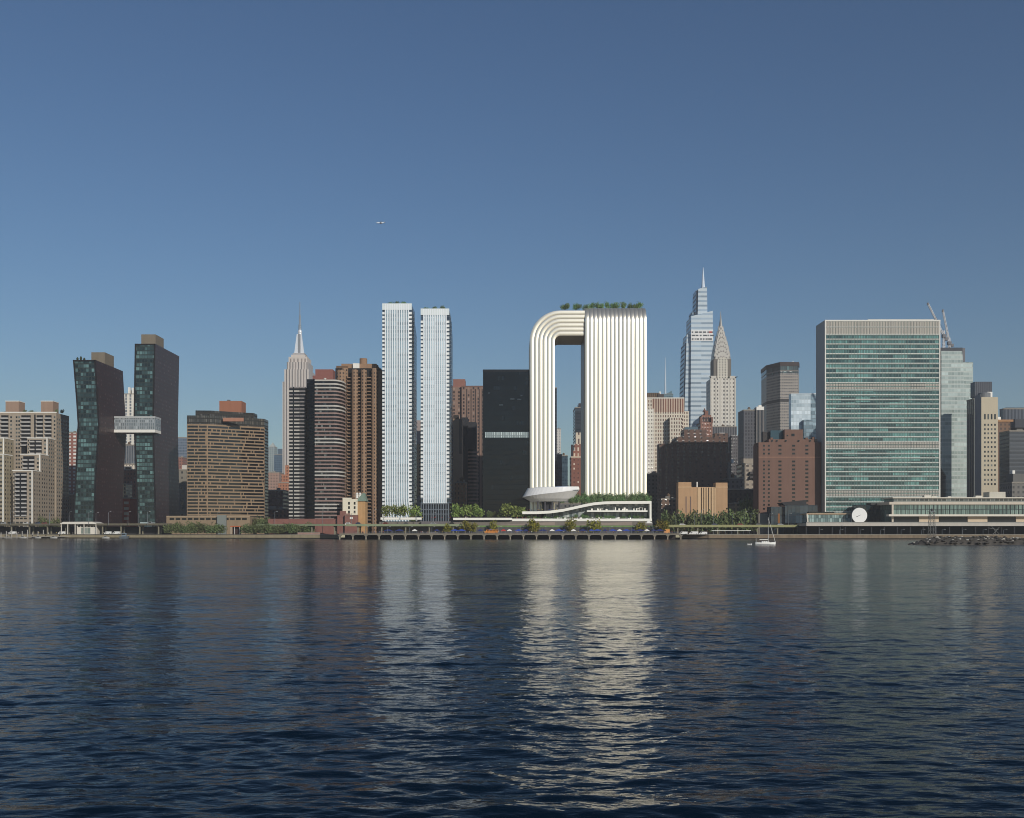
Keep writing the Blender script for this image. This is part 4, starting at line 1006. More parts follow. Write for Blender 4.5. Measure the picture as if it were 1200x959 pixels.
    DGm = fac('hall_dark_glass', rgb(46,50,54), rgb(54,66,74), 3.0, 7, .9, .95, g2=rgb(66,80,88), gr=.1, gs=.7)
    t.block('left_wing', DGm, 903.5, 921, 594, None, d6, 12); t.block('main_hall', DGm, 920, 958, 592, None, d6-3, 16)
    t.part('roof_canopy', MB().slab_xz([(X(916,d6),Z(589,d6)),(X(945,d6),Z(586,d6)),(X(945,d6),Z(592,d6)),(X(919,d6),Z(592,d6))], d6, d6+14), plain('dark_canopy', rgb(40,40,42), .6))
    t.part('stone_base', MB().box(X(889,d6+10), X(904,d6+10), d6+10, d6+14, G, Z(602,d6+10)), plain('pale_stone_base', rgb(150,142,128), .9, var=.2))
    t.part('orange_doorway', MB().box(X(911.5,d6), X(914,d6), d6-.1, d6+.1, Z(614,d6), Z(602,d6)), plain('orange_door', rgb(140,92,50), .7))  # flat orange panel in the dark front
lowrise()

# ------------------------------------------------------------------ more of the skyline
LEDGE = plain('roof_ledge', rgb(150,142,130), .85, var=.15)
def gen(label, x0, x1, yt, d, dep, mat, name='office_tower', cap=None, extra=(), cat='building', side=None, led=LEDGE):
    """a tower with its roof ledge and roof structures; extra = (part, x0, x1, y top, y bottom, back, depth, material)"""
    t = tower(name, label, (x0+x1)/2, d, cat)
    t.block('shaft', mat, x0, x1, yt, None, d, dep)
    z = Z(yt,d)
    a, b = X(x0,d), X(x1,d)
    if cap is not False:
        h = .8 if cap is None else cap
        m = MB()
        m.box(a-.2,b+.2,d-.25,d+.5,z-.3,z+h); m.box(a-.2,b+.2,d+dep-.5,d+dep+.2,z-.3,z+h); m.box(a-.2,a+.5,d+.5,d+dep-.5,z-.3,z+h); m.box(b-.5,b+.2,d+.5,d+dep-.5,z-.3,z+h)
        t.part('roof_parapet', m, led)
    rg = random.Random(int(x0*7+yt)); W = b-a
    if W > 6:
        for k in range(rg.choice((1,2,2,3))):
            u = rg.uniform(.1,.75); ww = W*rg.uniform(.06,.2); hh = rg.uniform(1.5,3.4)
            t.part('roof_unit', MB().box(a+W*u, a+W*u+ww, d+dep*.25+k*.4, d+dep*.25+3+k*.4, z-.2, z+hh), plain('roof_unit_grey%d' % rg.randrange(3), rgb(*rg.choice(((120,116,110),(92,88,84),(150,146,138)))), .8))
        if rg.random() < .45:
            xx = a+W*rg.uniform(.15,.85); yy = d+dep*.5
            t.part('water_tank', MB().lathe(xx, yy, [(1.5,z+1.2),(1.6,z+4.2),(.2,z+5.4)], 10), plain('tank_wood', rgb(104,84,66), .9))
            t.part('tank_frame', MB().box(xx-1.2, xx+1.2, yy-1.2, yy+1.2, z-.2, z+1.19), plain('tank_frame_dark', rgb(60,58,58), .8))
    for nm, xa, xb, ya, yb, bk, dp, mt in extra:
        t.part(nm, MB().box(X(xa,d), X(xb,d), d+bk, d+bk+dp, G if yb is None else Z(yb,d), Z(ya,d)), mt)
    return t
def pf(name, wall, gl, cw=3.2, ch=3.5, fw=.5, fh=.5, **k): return fac(name, wall, gl, cw, ch, fw, fh, **k)
# left background
gen('red and white striped block peeping past the copper tower', 78, 91, 507, 1010, 30, pf('red_white_stripe', rgb(150,104,92), rgb(208,204,196), 5, 3.4, .55, .5, g2=rgb(226,222,214), gr=.6), 'apartment_tower')
g = gen('white ribbed tower rising behind the glazed bridge', 143.5, 159, 462, 1360, 30, pf('white_ribs', rgb(226,220,206), rgb(120,124,128), 5.6, 4, .42, .8, g2=rgb(150,152,154), ox=1), 'ribbed_tower', extra=(('roof_fin',150,152,454,462,0,6,WHITE),('roof_fin',154.5,156.5,454.5,462,0,6,WHITE),('upper_step',151,159,457,462,6,20,plain('white_rib_plain', rgb(214,208,196)))))
gen('dark grey striped block below the white ribbed tower', 142, 160, 522, 1200, 30, pf('grey_striped', rgb(126,126,126), rgb(78,84,92), 2.6, 3.6, .55, 1.0), 'apartment_tower')
gen('white flat roofed house between the copper towers', 143.5, 157, 544.5, 1080, 18, pf('cream_house', rgb(226,214,194), rgb(150,140,128), 3, 4, .3, .4), 'small_house')
gen('weathered red brick loft between the copper towers', 142, 162, 551, 1020, 25, pf('loft_brick', rgb(126,84,74), rgb(74,60,58), 3, 4, .4, .45, g2=rgb(150,140,130)), 'brick_loft', extra=(('roof_tank',146,150,547.5,551,2,5,plain('tank_brown', rgb(84,70,60))),))
gen('narrow cream building with dark windows between the copper towers', 140.8, 147.5, 567.5, 960, 16, pf('cream_narrow', rgb(212,192,156), rgb(58,56,54), 3.2, 3.6, .42, .62), 'narrow_house')
t = gen('bright red brick house with white windows between the copper towers', 137, 152.3, 584, 930, 28, plain('vivid_red_brick', rgb(162,70,50), .9, var=.15, scale=.2), 'red_brick_house')
zs = [Z(y,930) for y in (589.5,596,602,608)]
t.many('window', plain('white_window', rgb(196,186,170), .6), front(139.5,143.5,1,930,zs,1.8,2.2)+front(144.5,151.5,1,930,zs,4.2,2.3)+front(137.2,139.2,1,930,zs,1,1.8)); t.flush()
gen('hazy blue grey tower just right of the taller copper tower', 207, 221, 513, 1900, 40, pf('haze_glass', rgb(112,122,134), rgb(84,98,114), 3, 5, .8, .6))
gen('dull red brick block behind the broad tan slab', 205, 214, 536, 1500, 30, pf('dull_red', rgb(150,104,90), rgb(96,74,70), 4, 4, .45, .5), 'brick_block')
gen('grey brick building with small windows left of the broad tan slab', 209, 224, 551, 985, 26, pf('grey_brick', rgb(136,130,118), rgb(70,68,66), 5, 5, .35, .4, g2=rgb(90,86,82)), 'grey_building', extra=(('white_roof_box',212,222,545,551,3,12,plain('roof_box_white', rgb(206,200,190))),))
t = gen('hazy pale green tower with a pointed roof far behind', 314.5, 321.8, 524, 2500, 30, pf('hazed_green_far', rgb(150,160,158), rgb(112,126,132), 5, 5, .5, .6))  # distance haze is mixed into this pale green
t.part('pyramid_roof', MB().prism([(X(315,2500),2500),(X(321.5,2500),2500),(X(321.5,2500),2528),(X(315,2500),2528)], Z(524,2500), Z(518,2500), [(X(318.2,2500)-.2,2513),(X(318.2,2500)+.2,2513),(X(318.2,2500)+.2,2514),(X(318.2,2500)-.2,2514)]), plain('far_pale_roof', rgb(176,182,176)))
gen('hazy blue grey glass tower far behind beside the limestone skyscraper', 321, 331.5, 533, 2300, 40, pf('hazed_blue_far', rgb(86,106,122), rgb(64,84,102), 4, 5, .8, .6), extra=(('upper_step',325,331.5,526,533,3,20,plain('hazed_blue_step', rgb(84,100,114))),))  # distance haze is mixed into these blue grey colours
gen('flesh coloured old brick block behind the broad tan slab', 312, 327, 554, 1500, 30, pf('flesh_brick', rgb(164,134,118), rgb(112,92,84), 4, 4.2, .45, .5), 'brick_block')
t = gen('stepped orange brick hotel below the limestone skyscraper', 326, 348, 566, 1380, 30, pf('orange_brick_windows', rgb(172,118,90), rgb(96,70,60), 3.6, 4, .42, .5), 'brick_hotel', extra=(('upper_step',329,346,556,566,4,20,pf('orange_brick_step', rgb(176,120,92), rgb(96,70,60), 3.6, 4, .42, .5)),('tower_step',333,342,545,556,6,14,pf('orange_brick_step2', rgb(180,124,94), rgb(96,70,60), 3.6, 4, .42, .5))))
gen('old pink brown tenement between the tan slab and the banded tower', 318, 344, 582, 1150, 30, pf('pink_brown', rgb(142,116,104), rgb(84,70,66), 4.5, 4, .42, .5), 'tenement')
gen('dim maroon warehouse in shadow beside the broad tan slab', 308, 332, 575, 1060, 30, pf('maroon', rgb(86,64,62), rgb(52,44,46), 4, 4, .4, .5), 'warehouse')
# behind the slim towers
gen('tan building glimpsed between the two slim white towers', 484, 496, 520, 1080, 30, pf('glimpse_tan', rgb(190,156,116), rgb(92,78,66), 3.2, 3.9, .5, .5), 'apartment_tower', extra=(('upper_step',487.5,496,492,520,6,20,pf('glimpse_grey', rgb(160,146,140), rgb(130,118,114), 4, 4, .4, .5)),))
gen('white and pink house at the foot of the gap between the slim towers', 485, 496, 582, 960, 20, pf('white_pink_house', rgb(214,196,178), rgb(120,90,78), 3, 4, .4, .5), 'small_house')
def brown_group():
    d = 985
    PB = pf('rose_brown_brick', rgb(140,114,100), rgb(72,62,60), 4.6, 3.3, .34, .6, g2=rgb(150,130,118), oz=.5)
    t = tower('rose_brown_tower', 'rose brown brick apartment tower with vertical grooves right of the slim white towers', 552, d)
    t.block('main_shaft', PB, 541, 568, 453.5, None, d, 34)
    t.block('taller_shaft', PB, 528, 541.5, 454, None, d+3, 30)
    t.block('roof_box', plain('rose_red_box', rgb(148,106,94), .9), 531, 545, 444.5, 454, d+5, 16)
    for px in (547,552,557,561.5,565): t.part('groove', MB().box(X(px,d)-.4, X(px,d)+.4, d-.06, d+.2, G, Z(456,d)), DARK)
    t.part('roof_ledge', MB().box(X(541,d)-.3, X(568,d)+.3, d-.4, d+1, Z(453.5,d)-.2, Z(453.5,d)+1), plain('rose_ledge', rgb(120,92,82), .9))
    d = 930
    t = tower('round_balcony_tower', 'narrow tower with curved pale balconies in front of the rose brown tower', 553, d)
    t.part('core', MB().box(X(541,d), X(558,d), d+4, d+24, G, Z(494,d)), plain('round_core_dark', rgb(46,46,50), .6))
    t.part('core_step', MB().box(X(541,d), X(548,d), d+2, d+24.1, G, Z(489,d)), plain('round_core_dark2', rgb(40,41,46), .6))
    cx, cy = X(553,d), d+6
    zs = zrows(14, Z(528,d), 3.2)
    for z in zs: t.part('balcony', MB().lathe(cx, cy, [(5.2,z),(5.2,z+1.5)], 18, math.pi, 2*math.pi), plain('round_balcony', rgb(150,124,112), .8))
    t.part('balcony_column', MB().lathe(cx, cy, [(4.3,G),(4.3,Z(526,d))], 14), DARK)
    d = 905
    t = tower('blank_tan_slab', 'blank tan brick slab tight against the shorter slim white tower', 537, d)
    t.block('wall', plain('blank_tan', rgb(176,148,122), .9, var=.15), 530, 541.3, 491, None, d, 24)
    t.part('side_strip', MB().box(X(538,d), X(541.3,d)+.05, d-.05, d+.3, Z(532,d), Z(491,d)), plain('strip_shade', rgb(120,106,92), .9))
    t.part('roof_box', MB().box(X(531,d), X(537,d), d+4, d+12, Z(491,d), Z(486,d)), plain('dark_roof_box', rgb(60,56,54), .9))
    d = 875
    t = gen('small tan brick house with arched windows beside the slim tower', 533, 546, 566, d, 18, pf('small_tan', rgb(176,132,100), rgb(70,56,50), 3, 4, .36, .5), 'small_house')
brown_group()
# inside the loop's opening
gen('thin dark tower edge seen just inside the loop opening', 647, 652.5, 455, 1150, 40, pf('thin_dark', rgb(52,58,64), rgb(38,44,52), 3, 4, .7, .7))
gen('thin white pier tower inside the loop opening', 651.5, 657.3, 503, 1550, 30, pf('thin_white', rgb(204,200,192), rgb(150,148,146), 4, 4, .4, .5))
gen('dark blue glass block low inside the loop opening', 650, 658.5, 533, 1320, 30, pf('dark_blue_glass', rgb(44,56,70), rgb(32,44,58), 3, 4, .8, .7, g2=rgb(60,76,90), gr=.1))
gen('teal grey glass block low inside the loop opening', 657.5, 665.3, 534.5, 1400, 30, pf('teal_grey_glass', rgb(62,80,92), rgb(46,66,78), 3, 4, .8, .6, g2=rgb(80,100,110), gr=.1))
gen('small far blue tower low inside the loop opening', 664, 668, 571, 2200, 30, pf('far_blue2', rgb(84,100,116), rgb(64,80,98), 3, 4, .8, .6))
gen('black glass stepped tower in the right of the loop opening', 674, 700, 478, 1250, 40, pf('black_step_glass', rgb(48,54,62), rgb(34,40,48), 40, 3.8, 1, .5, g2=rgb(60,68,76), gr=.1), extra=(('upper_step',678.5,700,472,478,6,24,pf('black_step2', rgb(70,62,66), rgb(60,54,58), 4, 4, .6, .6)),('top_fin',683.2,692,462.5,472,8,16,plain('top_fin_dark', rgb(46,50,58), .5))))
t = gen('red brick hotel with a cream crown in the right of the loop opening', 669.5, 700, 536, 1080, 30, pf('hotel_brick', rgb(136,92,78), rgb(104,72,64), 4.2, 4.6, .3, .4, g2=rgb(220,204,184), pr=.2), 'brick_hotel', extra=(('cornice',669,700,535,536.6,-.4,4,plain('cream_cornice', rgb(206,188,164))),('upper_step',671.5,700,528,535,3,20,pf('hotel_step', rgb(150,104,88), rgb(206,190,168), 4, 6, .4, .6)),('crown_step',673.5,700,520,528,4,18,pf('hotel_step2', rgb(142,98,84), rgb(210,196,176), 4, 6, .4, .6)),('cream_crown',675,700,506.5,520,5,16,pf('cream_crown', rgb(214,200,178), rgb(112,88,80), 3.6, 20, .42, .8)),('corner_turret',669.6,672,521,535,2,6,plain('turret_dark', rgb(64,56,58)))))
# right of the loop
def piers_tower():
    d = 1100
    PW = pf('white_piers', rgb(214,204,186), rgb(98,74,64), 2.55, 3.9, .46, .62, g2=rgb(132,100,84), ox=.4, flat=True)
    PR = pf('red_piers', rgb(196,176,156), rgb(112,72,58), 2.55, 900, .5, 1.0, g2=rgb(128,82,66), ox=.4, flat=True)
    t = tower('striped_pier_tower', 'white and red striped pier tower with stepped right shoulders', 782, d)
    t.block('main_shaft', PW, 757, 801.8, 466.5, None, d, 45); t.block('top_storeys', PR, 764, 802, 467.2, 483, d-.2, 4)
    t.block('white_strip', pf('white_strip', rgb(226,220,206), rgb(120,108,100), 3, 3.9, .4, .45), 757, 766, 479, None, d-1.5, 5)
    t.block('shoulder', PW, 801.8, 807.6, 482, None, d+4, 34); t.block('front_wing', PW, 785, 799.5, 489, None, d-9, 9)
    t.block('cornice', plain('white_cornice', rgb(226,220,208)), 757, 802, 466, 467.2, d-.5, 4)
    t.block('roof_house', pf('brown_louvre', rgb(120,100,80), rgb(64,54,46), 2, 8, .5, .9), 758, 773, 460.5, 466.2, d+10, 18)
    t.block('roof_house', plain('dark_plant', rgb(78,72,70)), 771, 778, 462, 466.2, d+8, 12)
    t.block('roof_tank', WHITE, 772.5, 774.5, 459, 462, d+10, 3)
piers_tower()
d = 2300
t = gen('far teal glass tower with a tall white needle mast', 778, 789, 462, d, 40, pf('far_teal', rgb(96,122,130), rgb(76,102,112), 5, 6, .8, .6))
t.part('slanted_crown', MB().slab_xz([(X(781,d),Z(462,d)),(X(788,d),Z(462,d)),(X(787.5,d),Z(457.5,d))], d+5, d+30), plain('far_teal_crown', rgb(86,116,124), .3))
t.part('mast', MB().lathe(X(781.3,d), d+20, [(2.0,Z(463,d)),(1.8,Z(452,d)),(1.2,Z(440,d)),(.6,Z(428,d)),(.3,Z(417.5,d))], 8), plain('mast_white', rgb(206,214,220), .5))
def shaded_group():
    d = 965
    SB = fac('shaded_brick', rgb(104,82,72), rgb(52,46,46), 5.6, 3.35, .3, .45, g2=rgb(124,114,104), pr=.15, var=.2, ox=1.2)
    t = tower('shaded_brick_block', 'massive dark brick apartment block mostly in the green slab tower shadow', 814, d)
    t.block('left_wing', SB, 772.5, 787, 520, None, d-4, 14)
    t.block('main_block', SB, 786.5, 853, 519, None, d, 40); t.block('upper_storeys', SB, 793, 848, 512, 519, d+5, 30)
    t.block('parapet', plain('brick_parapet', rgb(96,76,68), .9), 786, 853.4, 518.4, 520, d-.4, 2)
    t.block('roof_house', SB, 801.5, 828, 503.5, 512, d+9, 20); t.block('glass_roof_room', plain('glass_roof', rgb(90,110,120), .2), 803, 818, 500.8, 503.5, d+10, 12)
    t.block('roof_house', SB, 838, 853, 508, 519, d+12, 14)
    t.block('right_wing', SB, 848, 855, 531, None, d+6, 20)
    d = 1180
    t = tower('crowned_brick_tower', 'ornate red brown tower with a small gothic crown beside the pale spire', 828, d)
    CB = pf('gothic_brick', rgb(142,102,86), rgb(80,58,52), 3, 4, .36, .5)
    t.block('shaft', CB, 821, 835, 495, None, d, 26); t.block('crown', CB, 822.5, 833.5, 486.5, 495, d+3, 18)
    t.block('lantern', plain('gothic_lantern', rgb(132,94,80)), 826, 830, 481.5, 486.5, d+8, 8)
    for px in (821.6, 834.4): t.block('corner_turret', plain('gothic_turret', rgb(122,88,76)), px-1, px+1, 489, 496, d-.4, 4)
    t.part('finial', MB().lathe(X(828,d), d+12, [(2.6,Z(481.6,d)),(1.0,Z(479,d)),(.2,Z(477,d))], 8), plain('gothic_turret', rgb(122,88,76)))
    for px in (825,828,831): t.part('crown_window', MB().slab_xz([(X(px,d)-.8,Z(494,d)),(X(px,d)+.8,Z(494,d)),(X(px,d)+.8,Z(489.5,d)),(X(px,d),Z(488.3,d)),(X(px,d)-.8,Z(489.5,d))], d+2.8, d+3.1), DARK)
shaded_group()
t = gen('grey ribbed office slab below the pale arched spire', 835, 863.5, 500.5, 1290, 40, pf('grey_ribs', rgb(110,108,108), rgb(72,72,76), 3, 900, .5, 1.0), extra=(('roof_sign_box',843,849,507.5,509.5,-1,1,WHITE),('lower_wing',856,866,511,None,-6,8,pf('grey_ribs2', rgb(96,92,92), rgb(66,64,66), 3, 4, .5, .6))))
t = gen('dark ribbed office tower with a lit white topped corner', 871.5, 893.5, 481, 1150, 28, pf('charcoal_ribs', rgb(92,92,96), rgb(46,48,54), 3.1, 3.8, .52, .62, g2=rgb(60,62,68), gr=.4, gs=.2, flat=True), extra=(('lit_corner',885.5,894.8,478.5,None,-2,20,pf('lit_corner_ribs', rgb(120,116,112), rgb(52,52,56), 3.6, 900, .6, 1)),('white_top',886,894.8,477,481,-2.2,12,WHITE),('roof_tank',889,892.5,475,477,0,4,WHITE)))
def octagon():
    d = 1476
    t = tower('octagonal_office_tower', 'broad octagonal concrete tower with banded front and dark flank', 918, d)
    K = fac('octagon_concrete', rgb(158,150,140), rgb(92,90,90), 2.6, 4.1, .78, .5, g2=rgb(112,108,106), gr=.3, var=.08)
    KS = fac('octagon_flank', rgb(118,114,110), rgb(70,70,74), 2.6, 4.1, .78, .5, gr=.3, var=.08)
    poly = [(X(914.3,d),d),(X(935.6,d),d),(X(940,d),d+16),(X(938,d),d+60),(X(906,d),d+70),(X(898.2,d+30),d+30)]
    zt = Z(429,d)
    t.part('shaft', MB().prism(poly, G, Z(437.5,d)), K)
    t.part('glazed_top', MB().prism(poly, Z(437.5,d), zt), fac('top_glazing', rgb(120,116,110), rgb(60,72,74), 2.6, 12, .9, .86, g2=rgb(96,122,120)))
    c = (sum(p[0] for p in poly)/6, sum(p[1] for p in poly)/6)
    t.part('roof_rim', MB().prism([(c[0]+(x-c[0])*1.03, c[1]+(y-c[1])*1.03) for x,y in poly], zt, Z(424.5,d)), plain('roof_rim_brown', rgb(66,56,54), .7))
    for y in (482,): t.part('dark_belt', MB().prism([(c[0]+(x-c[0])*1.004, c[1]+(y_-c[1])*1.004) for x,y_ in poly], Z(471.2,d), Z(467.6,d)), plain('belt_dark', rgb(56,54,54), .6))
    t.part('beacon', MB().box(X(931,d), X(932.5,d), d+10, d+14, Z(424.5,d), Z(422.5,d)), WHITE)
octagon()
def glassbox():
    d = 1130
    t = tower('mirror_glass_tower', 'pale mirror glass tower in front of the octagonal tower', 943, d)
    MG = fac('mirror_glass', rgb(190,202,206), rgb(176,194,202), 3.0, 4.0, .9, .86, g2=rgb(214,224,228), pr=.9, gr=.12, gm=0, gs=.6, seg=5, var=.05)
    MG2 = fac('mirror_glass_dim', rgb(120,134,142), rgb(96,116,126), 3.0, 4.0, .9, .8, g2=rgb(160,180,188), pr=.9, gr=.1, gm=0, gs=.6, seg=4, var=.05)
    t.block('main_block', MG, 927, 950, 462, None, d, 9); t.block('right_block', MG2, 950, 960, 462.3, None, d+3, 8)
    t.block('lower_block', MG2, 942, 953, 492, None, d-6, 6.5); t.block('roof_rim', plain('mirror_rim', rgb(200,206,208), .4), 950, 960, 461, 462.3, d+2.8, 6)
    t.block('roof_edge', plain('mirror_rim', rgb(200,206,208)), 927, 950, 461.3, 462, d-.3, 8)
glassbox()
def redblock():
    d = 798
    t = tower('red_brick_block', 'big red brown brick apartment block with columns of small dark windows', 924, d)
    RB = plain('red_brown_brick', rgb(121,94,82), .92, var=.13, scale=.1)
    t.block('main_block', RB, 889, 962, 518.5, None, d, 16)
    t.block('side_bay', RB, 886.9, 889.2, 521, None, d+4, 11.9)
    t.block('upper_step', RB, 901, 958, 515, 518.5, d+.6, 14); t.block('tower_step', RB, 919.5, 941, 503.5, 515, d+3, 11)
    t.block('brick_crenel', RB, 903, 906, 513, 515, d+.4, 4); t.block('brick_crenel', RB, 944, 947, 513, 515, d+.4, 4); t.block('brick_crenel', RB, 952, 955, 512.5, 515, d+.4, 4)
    t.block('roof_glass_room', plain('roof_teal_glass', rgb(60,84,94), .15), 903, 919, 504.5, 518.4, d+8, 7)
    t.block('dark_roof_side', plain('roof_dark_room', rgb(70,66,64), .8), 894, 903, 506, 518.4, d+11, 4.5)
    t.part('pale_course', MB().box(X(889,d)-.1, X(962,d), d-.2, d, Z(536.2,d), Z(535.6,d)), plain('pale_course', rgb(182,140,118), .9))
    zs = [Z(y,d) for y in [522.5+4.62*i for i in range(17)]]
    for px, w in ((895.3,.8),(901,.8),(914,1.7),(930,1.7),(945.5,1.7)):
        for k, z in enumerate(zs):
            if abs(z-Z(535.8,d)) > 1.3: t.many('window', PANEDARK, [(X(px,d)-w/2-.3, X(px,d)+w/2+.3, d-.08, d+.1, z-.68, z+.68)])
    t.many('window', PANEDARK, [(X(px,d)-.6, X(px,d)+.6, d-.08, d+.1, Z(516.8,d)-.5, Z(516.8,d)+.6) for px in (905,910.5,921,936,949.5,956)])
    t.many('crown_window', PANEDARK, [(X(930.5,d)-1.2, X(930.5,d)+1.2, d+2.9, d+3.1, Z(511,d), Z(508,d)), (X(924,d)-.6, X(924,d)+.6, d+2.9, d+3.1, Z(511,d), Z(509.4,d))])
    t.flush()
redblock()
gen('low grey house with white roof tanks in the dark gap', 853, 870, 561, 930, 24, pf('grey_low', rgb(112,106,104), rgb(60,58,60), 4, 4, .4, .5), 'grey_building', extra=(('roof_tank',855,858,541,561,6,5,plain('tank_shade', rgb(120,116,112))),('roof_tank',859,861.5,538,542,6,4,WHITE)))
gen('pale stone terrace house beside the red brick block', 870, 888.5, 544, 985, 26, pf('pale_terrace', rgb(168,156,140), rgb(110,102,96), 5, 4.4, .5, .5), 'terrace_house', extra=(('upper_step',873,886,537,544,6,14,plain('pale_terrace_step', rgb(160,150,136))),('curved_balcony',878,889,553,556,-3,4,plain('shade_balcony', rgb(76,72,72))),('curved_balcony',878,889,558,561,-3,4,plain('shade_balcony', rgb(76,72,72)))))
gen('dark brick house at the foot of the gap left of the red brick block', 853, 888, 574, 905, 24, pf('dark_foot', rgb(66,60,60), rgb(40,40,44), 4, 4, .4, .5), 'grey_building')
def ochre():
    d = 800
    t = tower('ochre_brick_hall', 'low ochre brick hall with tall pale vertical strips before the shaded block', 823, d)
    OB = plain('ochre_brick', rgb(182,147,112), .9, var=.12, scale=.15); OP = plain('pale_ochre', rgb(208,176,138), .9, var=.1, scale=.15)
    t.block('main_wall', OB, 795, 848, 571, None, d+2, 12); t.block('left_tower', OB, 795, 810.2, 565.2, None, d, 11); t.block('right_tower', OB, 838.8, 852.6, 565.8, None, d, 11)
    t.block('front_wall', OB, 810.2, 818, 571.5, None, d+.4, 3)
    t.block('strip_backing', plain('strip_grey', rgb(132,120,104), .8), 818, 838.8, 572, None, d+1, 3)
    t.many('pale_pier', OP, [(X(px,d), X(px+wd,d), d+.1, d+1, G, Z(571.2,d)) for px, wd in ((817.5,3.8),(822.6,1.6),(825.3,1.6),(828,1.8),(831,1.8),(834,2.4),(837.2,1.6))])
    t.many('slot_window', plain('slot_grey', rgb(112,92,84), .5), [(X(a,d), X(b,d), d-.08, d+.1, Z(601,d), Z(582,d)) for a,b in ((803.4,804.6),(808.6,809.8))])
    t.part('coping', MB().box(X(795,d)-.2, X(810.2,d)+.2, d-.25, d+1, Z(571.6,d), Z(570.6,d)), OP)
    t.part('coping', MB().box(X(838.8,d)-.2, X(852.6,d)+.2, d-.25, d+1, Z(571.6,d), Z(570.6,d)), OP)
    t.part('roof_vent', MB().box(X(818,d), X(819.2,d), d+6, d+7, Z(571,d), Z(564.5,d)), WHITE); t.flush()
ochre()
# right edge group
def chamfered():
    d = 985
    t = tower('green_glass_tower', 'pale green glass tower with cut lower corners right of the wide glass slab', 1122, d)
    PG = fac('pale_green_glass', rgb(186,194,188), rgb(156,170,164), 2.9, 3.9, .92, .68, g2=rgb(186,198,192), pr=.9, gr=.1, gs=.7, seg=7, var=.14)
    SD = fac('green_flank_shade', rgb(62,72,76), rgb(46,58,64), 2.9, 3.9, .9, .7, gr=.1, gs=.7)  # dark tone paints the shade of the tower's left side
    def pr(name, cols, z, y0, y1, mat):
        m = MB()
        for (za, a0, b0), (zb_, a1, b1) in zip(cols, cols[1:]):
            m.quad((X(a0,d),y0,za),(X(b0,d),y0,za),(X(b1,d),y0,zb_),(X(a1,d),y0,zb_)); m.quad((X(b0,d),y0,za),(X(b0,d),y1,za),(X(b1,d),y1,zb_),(X(b1,d),y0,zb_)); m.quad((X(a0,d),y1,za),(X(a0,d),y0,za),(X(a1,d),y0,zb_),(X(a1,d),y1,zb_))
        za, a, b = cols[-1]; m.quad((X(a,d),y0,za),(X(b,d),y0,za),(X(b,d),y1,za),(X(a,d),y1,za))
        return t.part(name, m, mat)
    pr('main_shaft', [(G,1109,1137),(Z(558,d),1109,1137),(Z(549,d),1103.2,1137),(Z(411.5,d),1103.2,1130)][:3]+[(Z(411.5,d),1103.2,1127.6)], 0, d, d+40, PG)
    pr('right_shaft', [(G,1127,1137),(Z(553,d),1127,1137),(Z(543,d),1127,1131.5),(Z(542.9,d),1127,1141),(Z(424.3,d),1127,1141.2)], 0, d+1.5, d+38, PG)
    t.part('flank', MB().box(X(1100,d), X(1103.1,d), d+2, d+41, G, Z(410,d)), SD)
    t.block('roof_plant', plain('plant_dark', rgb(70,74,80), .7), 1102, 1128, 407.5, 411.5, d+1, 30)
    t.block('mast_block', plain('plant_pipe', rgb(104,104,108), .6), 1128, 1131, 408, 424, d+6, 12); 
    t.many('hoist_car', plain('hoist_grey', rgb(150,146,146), .6), [(X(1131.3,d), X(1134,d), d+7, d+10, Z(y+2.2,d), Z(y,d)) for y in (408.5,412,415.5,419)])
    t.flush()
    def crane(label, bx, by, jx, jy, kx, ky):
        dd = d+20
        c = Thing('tower_crane', label, 'crane', (X(bx,dd), dd, Z(410,dd)))
        CG = plain('crane_white', rgb(228,228,228), .5); CD = plain('crane_grey', rgb(110,110,114), .6)
        def lattice(a, b, w, n):
            m = MB(); a, b = Vector(a), Vector(b); dr = (b-a).normalized(); u = dr.cross(Vector((0,1,0))).normalized()*w; v = Vector((0,w,0))
            cs = [u+v, u-v, -u-v, -u+v]
            for k in cs: m.tube(a+k, b+k*.6, .32, n=4)
            for i in range(n):
                p, q = a+(b-a)*i/n, a+(b-a)*(i+1)/n
                m.tube(p+cs[i%4], q+cs[(i+1)%4], .2, n=4); m.tube(p+cs[(i+2)%4], q+cs[(i+3)%4], .2, n=4)
            return m
        P = lambda px, py: (X(px,dd), dd, Z(py,dd))
        c.part('mast', lattice(P(bx,410), P(bx,by), .9, 8), CG)
        c.part('jib', lattice(P(bx,by), P(jx,jy), .7, 16), CG)
        c.part('counter_jib', lattice(P(bx,by), P(kx,ky), .7, 4), CG)
        c.part('machine_cab', MB().box(X(bx,dd)-1.6, X(bx,dd)+1.6, dd-1.5, dd+1.5, Z(by,dd)-1.4, Z(by,dd)+1.6), CD)
        c.part('counterweight', MB().box(X(kx,dd)-1.2, X(kx,dd)+1.2, dd-1.4, dd+1.4, Z(ky,dd)-2.2, Z(ky,dd)+.6), CD)
        c.part('jib_head', MB().box(X(jx,dd)-.8, X(jx,dd)+.8, dd-.8, dd+.8, Z(jy,dd)-1.4, Z(jy,dd)+.8), CD)
        fx, fy = bx+.4, by-6.5
        c.part('a_frame', lattice(P(bx,by), P(fx,fy), .5, 3), CG)
        m = MB(); m.tube(P(fx,fy), P(jx,jy), .12, n=4); m.tube(P(fx,fy), P(kx,ky), .12, n=4)
        c.part('stay_cable', m, CD)
    crane('longer tower crane leaning far left over the wide glass slab', 1106, 394, 1087.5, 356, 1108.5, 396.5)
    crane('shorter steeper tower crane on the green glass tower', 1112.5, 402.5, 1105, 364, 1115.5, 404)
chamfered()
